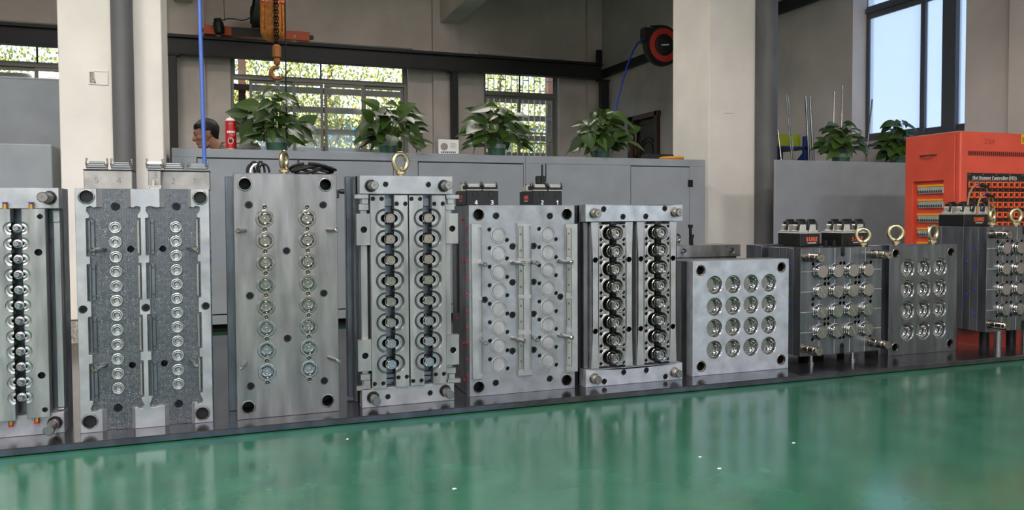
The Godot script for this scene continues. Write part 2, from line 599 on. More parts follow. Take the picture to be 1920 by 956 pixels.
func fill_lamp(at: Vector3, power: float) -> void:  # made-up panel with glow and area light, added for brightness
	var t := thing("fill_lamp", "added unseen fill light panel, %s row, %s" % ["rear" if at.z < 0 else ("nearer" if at.z < 2 else "farther"), "at the left" if at.x < -1 else ("in the middle" if at.x < 1 else "at the right")], "lamp", at, "added fill panels")
	part(t, "housing", bx(-0.92, -0.06, -0.42, 0.92, 0.0, 0.42, 0.006), M.conn)
	part(t, "diffuser", bx(-0.88, -0.066, -0.38, 0.88, -0.061, 0.38), M.fill_glow)
	var l := AreaLight3D.new()
	l.name = "fill_light"
	l.area_size = Vector2(1.76, 0.76)
	l.light_energy = power
	l.light_color = Color(1.0, 0.958, 0.935)
	l.area_range = 40.0
	l.area_attenuation = 2.0
	l.shadow_enabled = true
	t.add_child(l, true)
	l.transform = Transform3D(Basis(Vector3.RIGHT, -PI / 2), Vector3(0, -0.075, 0))

const FILL_POWER := 12.5

# ---------------------------------------------------------------- mould parts
var cache := {}

func bolt_mesh(r: float) -> ArrayMesh:
	# socket head screw sunk in its counterbore, seen from the front
	var key := "bolt%.4f" % r
	if cache.has(key):
		return cache[key]
	var b := MB.new()
	var R := r * 0.86
	var top := -0.0015
	b.lathe([Vector2(R, -0.010), Vector2(R, top - 0.0015), Vector2(R * 0.9, top)], 18)
	var hex := R * 0.56
	for k in 24:
		var g0 := TAU * k / 24
		var g1 := TAU * (k + 1) / 24
		var h0 := hex * cos(PI / 6) / cos(fposmod(g0, PI / 3) - PI / 6)
		var h1 := hex * cos(PI / 6) / cos(fposmod(g1, PI / 3) - PI / 6)
		var d0 := Vector3(cos(g0), sin(g0), 0)
		var d1 := Vector3(cos(g1), sin(g1), 0)
		var z := Vector3(0, 0, top)
		b.quad(d0 * R * 0.9 + z, d1 * R * 0.9 + z, d1 * h1 + z, d0 * h0 + z, Vector3.BACK)
		b.quad(d0 * h0 + z, d1 * h1 + z, d1 * h1 - Vector3(0, 0, 0.008), d0 * h0 - Vector3(0, 0, 0.008), -(d0 + d1).normalized())
		b.tri(d0 * h0 - Vector3(0, 0, 0.008), d1 * h1 - Vector3(0, 0, 0.008), Vector3(0, 0, -0.008), Vector3.BACK)
	cache[key] = b.mesh()
	return cache[key]

func lathe_mesh(key: String, pr: Array, segs := 24, smooth := false, a0 := 0.0, a1 := TAU) -> ArrayMesh:
	if not cache.has(key):
		cache[key] = MB.new().lathe(pr, segs, Transform3D.IDENTITY, a0, a1, smooth).mesh()
	return cache[key]

func v2(a: Array) -> Array:
	var out := []
	for i in range(0, a.size(), 2):
		out.append(Vector2(a[i], a[i + 1]))
	return out

func bushing(R: float, bore := 0.76, deep := 0.09) -> ArrayMesh:
	return lathe_mesh("bush%.4f%.2f" % [R, bore], v2([R, -0.01, R, 0.0012, R * 0.9, 0.0018, R * (bore + 0.06), 0.0018, R * bore, -0.0015, R * bore, -deep]), 28)

func bore_in(parent: Node3D, at: Vector3, r: float, deep: float) -> void:
	part(parent, "guide_bore_shade", lathe_mesh("bore%.4f%.3f" % [r, deep], v2([r, -0.006, r, -deep, 0, -deep]), 24), M.bore, at)  # dark cup, the shade down the hole painted in

func guide_pin(r: float, l: float, grooves := 3) -> ArrayMesh:
	# a stepped leader pin with oil grooves and a centre hole in its end
	var p := [Vector2(r * 1.0, -0.01), Vector2(r, l * 0.14)]
	for k in grooves:
		var z := l * (0.18 + 0.62 * k / maxf(1, grooves - 1))
		p.append_array([Vector2(r, z), Vector2(r * 0.93, z + l * 0.015), Vector2(r * 0.93, z + l * 0.04), Vector2(r, z + l * 0.055)])
	p.append_array([Vector2(r, l - r * 0.25), Vector2(r * 0.86, l), Vector2(r * 0.2, l), Vector2(r * 0.2, l - 0.006), Vector2(0, l - 0.006)])
	return lathe_mesh("pin%.4f%.4f%d" % [r, l, grooves], p, 24)

func angle_pin(r: float, l: float) -> ArrayMesh:
	return lathe_mesh("angle%.4f%.4f" % [r, l], v2([r, -0.03, r, l - r * 0.3, r * 0.72, l, r * 0.25, l, r * 0.25, l - 0.005, 0, l - 0.005]), 18)

func eye_ring(parent: Node3D, at: Vector3, turn: float, s := 1.0, m: Material = null) -> void:
	# forged lifting eye: ring, hexagon-ish collar and shank
	if not cache.has("eye"):
		var b := MB.new()
		var path := []
		for k in 28:
			var g := TAU * k / 28
			path.append(Vector3(cos(g) * 0.034, 0.062 + sin(g) * 0.036, 0))
		b.tube(path, 0.0105, 12, true)
		b.lathe(v2([0.012, -0.012, 0.012, 0.006, 0.022, 0.009, 0.022, 0.019, 0.017, 0.025, 0.008, 0.032, 0, 0.032]), 20, Transform3D(Basis(Vector3.RIGHT, -PI / 2), Vector3.ZERO))
		cache["eye"] = b.mesh()
	part(parent, "lifting_eye", cache["eye"], m if m else M.zinc, at, Basis(Vector3.UP, turn).scaled(Vector3.ONE * s))

func plug(parent: Node3D, at: Vector3, m: Material, side: float) -> void:
	# a cooling plug with a hexagon socket on a side face (side -1: left, +1: right)
	var me := lathe_mesh("plug", v2([0.0085, -0.003, 0.0085, 0.0012, 0.0072, 0.0022, 0.0042, 0.0022, 0.0042, -0.003, 0, -0.003]), 14)
	part(parent, "cooling_plug", me, m, at, Basis(Vector3.UP, side * PI / 2))

func bolts(parent: Node3D, list: Array, r: float, z := 0.0) -> void:
	for p in list:
		part(parent, "bolt", bolt_mesh(r), M.bolt, Vector3(p[0], p[1], z))

func bholes(list: Array, r: float, d := 0.012) -> Array:
	var out := []
	for p in list:
		out.append(hole(p[0], p[1], r, d))
	return out

func latch(parent: Node3D, at: Vector3, w: float, basis := Basis.IDENTITY, dark := true) -> void:
	# rectangular plug socket: flanged shell with screws, a swung bail with roller studs
	if not cache.has("shell%.3f" % w):
		var b := MB.new()
		b.box(Vector3(0, 0.003, 0), Vector3(w, 0.006, 0.034), 0.0015)
		b.box(Vector3(0, 0.014, 0), Vector3(w * 0.82, 0.022, 0.026), 0.003)
		b.box(Vector3(0, 0.028, 0), Vector3(w * 0.74, 0.008, 0.020), 0.002)
		cache["shell%.3f" % w] = b.mesh()
		var c := MB.new()
		c.box(Vector3(0, 0.012, 0.0165), Vector3(w * 0.94, 0.011, 0.005), 0.002)
		for s in [-1.0, 1.0]:
			c.box(Vector3(s * w * 0.48, 0.016, 0.006), Vector3(0.005, 0.018, 0.024), 0.002)
			c.tube([Vector3(s * w * 0.5, 0.014, 0.004), Vector3(s * w * 0.52, 0.026, 0.006), Vector3(s * w * 0.49, 0.038, 0.004)], 0.0028, 6)
		cache["bail%.3f" % w] = c.mesh()
	var h := part(parent, "plug_socket", cache["shell%.3f" % w], M.conn if dark else M.insert, at, basis)
	part(h, "locking_bail", cache["bail%.3f" % w], M.black if dark else M.pin)
	for s in [-1.0, 1.0]:
		part(h, "roller_stud", lathe_mesh("stud", v2([0.0042, 0, 0.0042, 0.005, 0.0025, 0.007, 0, 0.007]), 10), M.polished, Vector3(s * w * 0.49, 0.038, 0.004), Basis(Vector3.RIGHT, -PI / 2))
		part(h, "flange_screw", lathe_mesh("fscrew", v2([0.0035, 0, 0.0035, 0.004, 0, 0.004]), 8), M.polished, Vector3(s * w * 0.4, 0.0055, 0.0135), Basis(Vector3.RIGHT, -PI / 2))

func letters(parent: Node3D, called: String, s: String, size: float, at: Vector3, m: Material, basis := Basis.IDENTITY, font := "Droid Sans", bold := true) -> void:
	part(parent, called, text_mesh(s, size, 0.0008, font, bold), m, at, basis)

# ---------------------------------------------------------------- the moulds, from the left end of the row
func split_mold_left() -> void:
	# runs on past the left edge of the frame; sliders stand open over a column of twelve cores
	var t := thing("slider_mold", "steel mould at the row's left end, two slider bars along one column of small cores", "mold", Vector3(-0.579, H, -3.376), "moulds on the bed plate")
	var L := -0.335
	part(t, "base_plate", MB.new().plate(rect(L, 0, 0, 0.93), [], 0.10, 0.0015, Transform3D(Basis.IDENTITY, Vector3(0, 0, -0.075))).mesh(), M.grey_steel)
	part(t, "clamp_plate", bx(L, 0, -0.185, 0, 0.93, -0.178, 0.001), M.dark_steel)
	part(t, "backing_plate", bx(L, 0, -0.176, -0.004, 0.926, -0.06, 0.001), M.grey_steel)
	for k in 2:
		var y0 := 0.0 if k == 1 else 0.852
		var pins := [[-0.032, y0 + 0.04], [L + 0.032, y0 + 0.04]]
		part(t, "end_bar", MB.new().plate(rect(L, y0, 0, y0 + 0.078), bholes(pins, 0.0255, 0.05), 0.075).mesh(), M.bright)
		for p in pins:
			part(t, "bushing_ring", lathe_mesh("ring1", v2([0.0254, -0.04, 0.0254, -0.004, 0.0205, -0.004, 0.0205, -0.05, 0, -0.05]), 24), M.pin_dark, Vector3(p[0], p[1], 0))
			part(t, "guide_pin", guide_pin(0.0192, 0.165, 4), M.pin, Vector3(p[0], p[1], -0.045))
	# the floor between the bars with a side rail
	part(t, "side_rail", bx(-0.026, 0.092, -0.06, -0.002, 0.80, -0.026, 0.002), M.steel)
	part(t, "rail_block", bx(-0.028, 0.80, -0.06, -0.004, 0.845, -0.032, 0.002), M.steel)
	part(t, "rail_block", bx(-0.028, 0.08, -0.06, -0.004, 0.09, -0.032, 0.002), M.steel)
	for s in 2:
		var inner := -0.1535 if s == 0 else -0.1185
		var outer := L + 0.09 if s == 0 else -0.0415
		var a := minf(inner, outer)
		var b := maxf(inner, outer)
		var o := PackedVector2Array()
		var ys := []
		for k in 12:
			ys.append(0.151 + k * 0.0571)
		var bot := 0.067 if s == 0 else 0.071
		if s == 0:
			o.append_array([Vector2(a, bot), Vector2(b, bot)])
			for y in ys:
				o.append_array(circle(Vector2(b, y), 0.0235, -PI / 2, -PI * 1.5, 14))
			o.append_array([Vector2(b, 0.851), Vector2(a, 0.851)])
		else:
			o.append_array([Vector2(b, 0.851), Vector2(a, 0.851)])
			for k in 12:
				o.append_array(circle(Vector2(a, ys[11 - k]), 0.0235, PI / 2, -PI / 2, 14))
			o.append_array([Vector2(a, bot), Vector2(b, bot)])
		var bl := [[outer - 0.017 if s == 1 else inner - 0.075, 0.822], [outer - 0.017 if s == 1 else inner - 0.075, 0.099]]
		var hl := [[outer - 0.025 if s == 1 else inner - 0.066, 0.689], [outer - 0.025 if s == 1 else inner - 0.066, 0.229]]
		var z := 0.030
		var hs := bholes(bl, 0.0095, 0.012)
		hs.append_array(bholes(hl, 0.0125, 0.03))
		var bar := part(t, "slider_bar", MB.new().plate(o, hs, 0.05, 0.0012).mesh(), M.steel, Vector3(0, 0, z))
		bolts(bar, bl, 0.0092)
		for p in hl:
			part(bar, "hole_shade", lathe_mesh("dk125", v2([0.0117, -0.002, 0.0117, -0.028, 0, -0.028]), 16), M.bore, Vector3(p[0], p[1], 0))
		var half := lathe_mesh("half1%d" % s, v2([0.0235, 0.0, 0.0228, -0.006, 0.017, -0.0075, 0.011, -0.006, 0.0065, -0.007]), 14, false, PI / 2 if s == 0 else -PI / 2, PI * 1.5 if s == 0 else PI / 2)
		for y in ys:
			part(bar, "cavity_half", half, M.insert, Vector3(inner, y, 0))
			part(bar, "core_bore_shade", lathe_mesh("hb1%d" % s, v2([0.0065, -0.007, 0.0065, -0.03, 0, -0.03]), 12, false, PI / 2 if s == 0 else -PI / 2, PI * 1.5 if s == 0 else PI / 2), M.bore, Vector3(inner, y, 0))
		for k in 2:
			var top: bool = k == 0
			var fx := -0.173 if s == 0 else -0.089
			var fy := 0.851 if top else bot
			var fit := part(t, "hose_fitting", lathe_mesh("fit", v2([0.0085, 0, 0.0085, 0.018, 0.006, 0.02, 0.006, 0.022]), 6), M.brass, Vector3(fx, fy, 0.014), Basis(Vector3.RIGHT, -PI / 2 if top else PI / 2))
			part(fit, "release_ring", lathe_mesh("fitr", v2([0.0075, 0.021, 0.0105, 0.0215, 0.0105, 0.0245, 0.004, 0.0255, 0, 0.0255]), 14), M.blue_plug if top else M.red_plug)
	for k in 12:
		var y := 0.151 + k * 0.0571
		part(t, "core", lathe_mesh("core1", v2([0.0172, -0.08, 0.0172, -0.012, 0.0160, -0.010, 0.0115, -0.009, 0.0105, 0.004, 0.0085, 0.008, 0.0085, 0.018, 0.0075, 0.020, 0.0046, 0.020, 0.0040, 0.015, 0.0024, 0.015, 0.0018, 0.021, 0, 0.021]), 20), M.insert, Vector3(-0.134, y, 0.03))

func milled_mold() -> void:
	var t := thing("milled_mold", "steel mould with two scalloped milled channels, each with twelve small ring inserts", "mold", Vector3(-0.520, H, -3.335), "moulds on the bed plate")
	var W := 0.470
	var T := 0.927
	var fz := -0.014
	var cav := []
	for c in 2:
		for k in 12:
			cav.append([0.1325 + 0.2135 * c - 0.0005 * (11 - k) * 0.3, 0.160 + k * 0.0562])
	var bl := [[0.135, 0.858], [0.350, 0.858], [0.128, 0.083], [0.344, 0.080]]
	var through := [[0.185, 0.695], [0.298, 0.694], [0.181, 0.246], [0.295, 0.245]]
	var hs := bholes(cav, 0.0226, 0.006)
	hs.append_array(bholes(bl, 0.0155))
	hs.append_array(bholes(through, 0.0122, 0.04))
	part(t, "milled_plate", MB.new().plate(rect(0.0, 0, W, T), hs, 0.08, 0.0012).mesh(), M.milled, Vector3(0, 0, fz))
	bolts(t, bl, 0.0152, fz)
	for p in through:
		part(t, "hole_shade", lathe_mesh("dk122", v2([0.0114, -0.001, 0.0114, -0.035, 0, -0.035]), 16), M.bore, Vector3(p[0], p[1], fz))
	var ring := lathe_mesh("ring2", v2([0.0224, -0.004, 0.0224, 0.0028, 0.0205, 0.0036, 0.0165, 0.0030, 0.0150, 0.0006, 0.0128, 0.0012, 0.0112, 0.0008, 0.0098, -0.006, 0.0072, -0.004, 0, -0.004]), 24)
	for p in cav:
		part(t, "cavity_ring", ring, M.insert, Vector3(p[0], p[1], fz))
	# raised rails left, centre and right, with notches for the wear strips
	var vs := [[0.675, 0.809], [0.504, 0.636], [0.301, 0.436], [0.125, 0.258]]
	for rail in 3:
		var o := PackedVector2Array()
		var n0: float = [0.073, 0.292, 0.402][rail]     # at the necks
		var n1: float = [0.0, 0.188, 0.470][rail]
		var in0: float = [0.047, 0.251, 0.424][rail]    # along the channels
		var in1: float = [0.0, 0.212, 0.470][rail]
		var right_edge := []
		var left_edge := []
		if rail < 2:
			right_edge = [Vector2(n0 + 0.004, 0), Vector2(n0 + 0.004, 0.081), Vector2(n0 - 0.008, 0.085), Vector2(in0 + 0.005, 0.076), Vector2(in0 - 0.006, 0.079), Vector2(in0 - 0.010, 0.090), Vector2(in0 - 0.004, 0.103), Vector2(in0, 0.114)]
			for k in [3, 2, 1, 0]:
				right_edge.append_array([Vector2(in0, vs[k][0] - 0.006), Vector2(in0 - 0.012, vs[k][0] - 0.004), Vector2(in0 - 0.012, vs[k][1] + 0.004), Vector2(in0, vs[k][1] + 0.006)])
			right_edge.append_array([Vector2(in0, 0.826), Vector2(in0 - 0.010, 0.842), Vector2(in0 - 0.008, 0.856), Vector2(in0 + 0.004, 0.860), Vector2(n0 - 0.010, 0.854), Vector2(n0, 0.857), Vector2(n0, T)])
		else:
			right_edge = [Vector2(W, 0), Vector2(W, T)]
		if rail > 0:
			var m0: float = n1 if rail == 1 else n0
			var m1: float = in1 if rail == 1 else in0
			left_edge = [Vector2(m0, T), Vector2(m0, 0.857), Vector2(m0 + 0.010, 0.854), Vector2(m1 - 0.004, 0.860), Vector2(m1 + 0.010, 0.856), Vector2(m1 + 0.010, 0.842), Vector2(m1, 0.826)]
			for k in 4:
				left_edge.append_array([Vector2(m1, vs[k][1] + 0.006), Vector2(m1 + 0.010, vs[k][1] + 0.004), Vector2(m1 + 0.010, vs[k][0] - 0.004), Vector2(m1, vs[k][0] - 0.006)])
			left_edge.append_array([Vector2(m1, 0.114), Vector2(m1 + 0.004, 0.103), Vector2(m1 + 0.010, 0.090), Vector2(m1 + 0.006, 0.079), Vector2(m1 - 0.005, 0.076), Vector2(m0 + 0.008, 0.085), Vector2(m0, 0.081), Vector2(m0, 0)])
		else:
			left_edge = [Vector2(0, T), Vector2(0, 0)]
		o.append_array(right_edge)
		o.append_array(left_edge)
		var rh := []
		var rb := []
		if rail == 0:
			rh = [[0.039, 0.896], [0.033, 0.043]]
			rb = [[0.018, 0.470]]
		elif rail == 1:
			rb = [[0.2345, 0.467]]
		else:
			rh = [[0.437, 0.893], [0.430, 0.038]]
			rb = [[0.450, 0.464]]
		var holes := bholes(rh, 0.0285, 0.013)
		holes.append_array(bholes(rb, 0.0155, 0.011))
		var r := part(t, "raised_rail", MB.new().plate(o, holes, 0.0138, 0.0014).mesh(), M.bright)
		bolts(r, rb, 0.0152)
		for p in rh:
			part(r, "guide_bushing", bushing(0.0284, 0.78, 0.012), M.pin, Vector3(p[0], p[1], 0))
			bore_in(r, Vector3(p[0], p[1], 0), 0.0219, 0.0128)
		# sloped flanks beside the necks
		for e in [[0, 0.083], [0.857, T]]:
			for sd in 2:
				if (rail == 0 and sd == 0) or (rail == 2 and sd == 1):
					continue
				var x0: float = (n0 if sd == 1 else (n1 if rail == 1 else n0))
				var x1 := x0 + (0.017 if sd == 1 else -0.010)
				var f := MB.new()
				f.quad(Vector3(x0, e[0], -0.0005), Vector3(x0, e[1], -0.0005), Vector3(x1, e[1], fz), Vector3(x1, e[0], fz), Vector3(0.7 if sd == 1 else -0.8, 0, 0.7).normalized())
				for ee in e:
					f.tri(Vector3(x0, ee, -0.0005), Vector3(x1, ee, fz), Vector3(x0, ee, fz), Vector3(0, 1 if ee > 0.5 else -1, 0))
				part(r, "sloped_flank", f.mesh(), M.bright)
	for c in 4:
		var gx: float = [0.0465, 0.207, 0.2525, 0.417][c]
		for k in 4:
			var y0: float = vs[k][0]
			var y1: float = vs[k][1]
			var g := MB.new()
			if c % 2 == 0:
				g.box(Vector3(gx + 0.0095, (y0 + y1) / 2, fz + 0.004), Vector3(0.013, y1 - y0, 0.008), 0.001)
				g.tube([Vector3(gx - 0.001, y0 + 0.004, -0.004), Vector3(gx - 0.001, y1 - 0.004, -0.004)], 0.0055, 10)
			else:
				g.tube([Vector3(gx + 0.006, y0 + 0.004, -0.005), Vector3(gx + 0.006, y1 - 0.004, -0.005)], 0.0055, 10)
			var gib := part(t, "wear_strip", g.mesh(), M.steel if c % 2 else M.grey_steel)
			if c % 2 == 0:
				for y in [y0 + 0.014, y1 - 0.014]:
					part(gib, "strip_screw", bolt_mesh(0.0052), M.bolt, Vector3(gx + 0.0095, y, fz + 0.0095))
	var pins := [[0.093, 0.697, -0.24], [0.394, 0.696, 0.22], [0.091, 0.254, -0.24], [0.391, 0.249, 0.22]]
	for p in pins:
		var d := Vector3(p[2], 0, 1).normalized()
		part(t, "angle_pin", angle_pin(0.0098, 0.118), M.polished, Vector3(p[0], p[1], fz), Basis(d.cross(Vector3.UP).cross(d).cross(d).normalized() if false else Vector3(d.z, 0, -d.x), Vector3.UP, d))
	part(t, "backing_plate", bx(0.0, 0, -0.20, W, T, -0.096, 0.002), M.steel)
	part(t, "clamp_plate", bx(-0.0, 0.0, -0.30, W, T - 0.01, -0.202, 0.002), M.grey_steel)
	for k in 12:
		plug(t, Vector3(W, 0.13 + k * 0.061 + 0.01 * (k % 3), -0.05 if k % 2 else -0.15), M.blue_plug, 1)
	# terminal housings with plug sockets on top, at the back
	for k in 2:
		var x0: float = 0.012 if k == 0 else 0.29
		var x1: float = 0.185 if k == 0 else 0.473
		var box := part(t, "terminal_box", bx(x0, T, -0.26, x1, T + 0.075, -0.13, 0.003), M.cast)
		part(box, "gasket", bx(x0 - 0.001, T + 0.075, -0.261, x1 + 0.001, T + 0.079, -0.129), M.black)
		if k == 0:
			for i in 2:
				latch(t, Vector3(x0 + 0.045 + 0.088 * i, T + 0.079, -0.155), 0.074, Basis.IDENTITY, false)
			letters(box, "number", "5", 0.022, Vector3(x0 + 0.045, T + 0.036, -0.1298), M.scribe, Basis.IDENTITY, "Droid Sans", false)
			letters(box, "number", "4", 0.022, Vector3(x0 + 0.125, T + 0.036, -0.1298), M.scribe, Basis.IDENTITY, "Droid Sans", false)
		else:
			for i in 2:
				latch(t, Vector3(x0 + 0.045 + 0.092 * i, T + 0.079, -0.155), 0.074, Basis.IDENTITY, false)
			letters(box, "number", "2", 0.022, Vector3(x0 + 0.045, T + 0.034, -0.1298), M.scribe, Basis.IDENTITY, "Droid Sans", false)
			letters(box, "number", "1", 0.022, Vector3(x0 + 0.125, T + 0.036, -0.1298), M.scribe, Basis.IDENTITY, "Droid Sans", false)
	# the extra socket 3 stands nearer the front
	var ex := part(t, "terminal_box", bx(0.245, T + 0.012, -0.13, 0.293, T + 0.074, -0.075, 0.003), M.cast)
	part(ex, "gasket", bx(0.244, T + 0.074, -0.131, 0.294, T + 0.077, -0.074), M.black)
	latch(t, Vector3(0.269, T + 0.077, -0.10), 0.058, Basis.IDENTITY, false)
	part(ex, "socket_cover", bx(0.243, T + 0.098, -0.125, 0.297, T + 0.110, -0.075, 0.003), M.white_print)
	letters(ex, "number", "3", 0.024, Vector3(0.272, T + 0.056, -0.0745), M.scribe, Basis.IDENTITY, "Droid Sans", false)
	var br := MB.new()
	br.box(Vector3(0.269, T + 0.012, -0.065), Vector3(0.055, 0.005, 0.03), 0.001)
	for x in [0.248, 0.290]:
		br.box(Vector3(x, T + 0.005, -0.06), Vector3(0.008, 0.012, 0.02), 0.001)
	br.tube([Vector3(0.266, T + 0.014, -0.062), Vector3(0.266, T + 0.036, -0.062)], 0.006, 10)
	part(t, "bracket", br.mesh(), M.conn)

func cavity_mold_sixteen() -> void:
	var t := thing("cavity_mold", "tallest plain steel mould plate with two columns of round cavities, lifting eye on top", "mold", Vector3(0.041, H, -3.325), "moulds on the bed plate")
	var cav := []
	var sp := []
	for c in 2:
		for k in 8:
			cav.append([0.1175 + 0.1665 * c, 0.186 + 0.089 * k])
		for k in 9:
			sp.append([0.1175 + 0.1665 * c, 0.1425 + 0.089 * k])
	var bl := [[0.057, 0.864], [0.349, 0.864], [0.2005, 0.677], [0.056, 0.499], [0.347, 0.498], [0.199, 0.318], [0.0535, 0.133], [0.3445, 0.132]]
	var bush := [[0.0435, 0.948], [0.3595, 0.948], [0.0425, 0.049], [0.357, 0.049]]
	var ap := [[0.039, 0.762, -0.28], [0.367, 0.761, 0.26], [0.033, 0.228, -0.2], [0.366, 0.229, 0.27]]
	var hs := bholes(cav, 0.0352, 0.02)
	hs.append_array(bholes(sp, 0.0092, 0.006))
	hs.append_array(bholes(bl, 0.0152))
	hs.append_array(bholes(bush, 0.0284, 0.095))
	part(t, "front_plate", MB.new().plate(rect(0, 0, 0.405, 0.991), hs, 0.11).mesh(), M.plain_steel)
	bolts(t, bl, 0.0149)
	var ins := lathe_mesh("cav3", v2([0.0351, -0.004, 0.0351, 0.0006, 0.0335, 0.001, 0.0275, 0.001, 0.0258, -0.001, 0.0235, -0.0075, 0.0195, -0.0115, 0.0160, -0.0125, 0.0128, -0.0125, 0.0120, -0.0105, 0.0095, -0.0105, 0.0088, -0.014, 0.0052, -0.014, 0.0042, -0.010, 0, -0.009]), 32)
	for p in cav:
		part(t, "cavity_insert", ins, M.polished, Vector3(p[0], p[1], 0))
	var spm := lathe_mesh("sp3", v2([0.0120, 0.0, 0.0118, 0.0010, 0.0100, 0.0014, 0.0074, 0.0006, 0.0070, -0.004, 0.0056, -0.004, 0.0052, -0.0015, 0.0030, -0.0015, 0.0026, -0.0045, 0, -0.0045]), 18)
	for p in sp:
		part(t, "stop_pin", spm, M.pin, Vector3(p[0], p[1], 0))
		part(t, "pin_screw", bolt_mesh(0.0086), M.bolt, Vector3(p[0], p[1], 0.0012))
	for p in bush:
		part(t, "guide_bushing", bushing(0.0283, 0.76), M.pin, Vector3(p[0], p[1], 0))
		bore_in(t, Vector3(p[0], p[1], 0), 0.0212, 0.085)
	for p in ap:
		var d := Vector3(p[2], 0, 1).normalized()
		part(t, "angle_pin", angle_pin(0.0096, 0.10), M.polished, Vector3(p[0], p[1], 0), Basis(Vector3(d.z, 0, -d.x), Vector3.UP, d))
	part(t, "clamp_plate", bx(-0.031, 0, -0.27, 0.406, 0.985, -0.165, 0.002), M.grey_steel)
	part(t, "spacer_plate", bx(0.004, 0.005, -0.165, 0.40, 0.988, -0.11, 0.001), M.dark_steel)
	eye_ring(t, Vector3(0.199, 0.991, -0.05), 1.15, 0.93)
	# hose coupling on the right flank
	var f := MB.new()
	f.lathe(v2([0.009, 0, 0.009, 0.02, 0.006, 0.022, 0.006, 0.03, 0.011, 0.032, 0.011, 0.05, 0.004, 0.052, 0, 0.052]), 12, Transform3D(Basis(Vector3.UP, PI / 2), Vector3(0.405, 0.925, -0.14)))
	f.box(Vector3(0.425, 0.91, -0.14), Vector3(0.016, 0.03, 0.016), 0.003, Transform3D(Basis(Vector3.BACK, 0.0), Vector3.ZERO))
	part(t, "hose_coupling", f.mesh(), M.pin_dark)

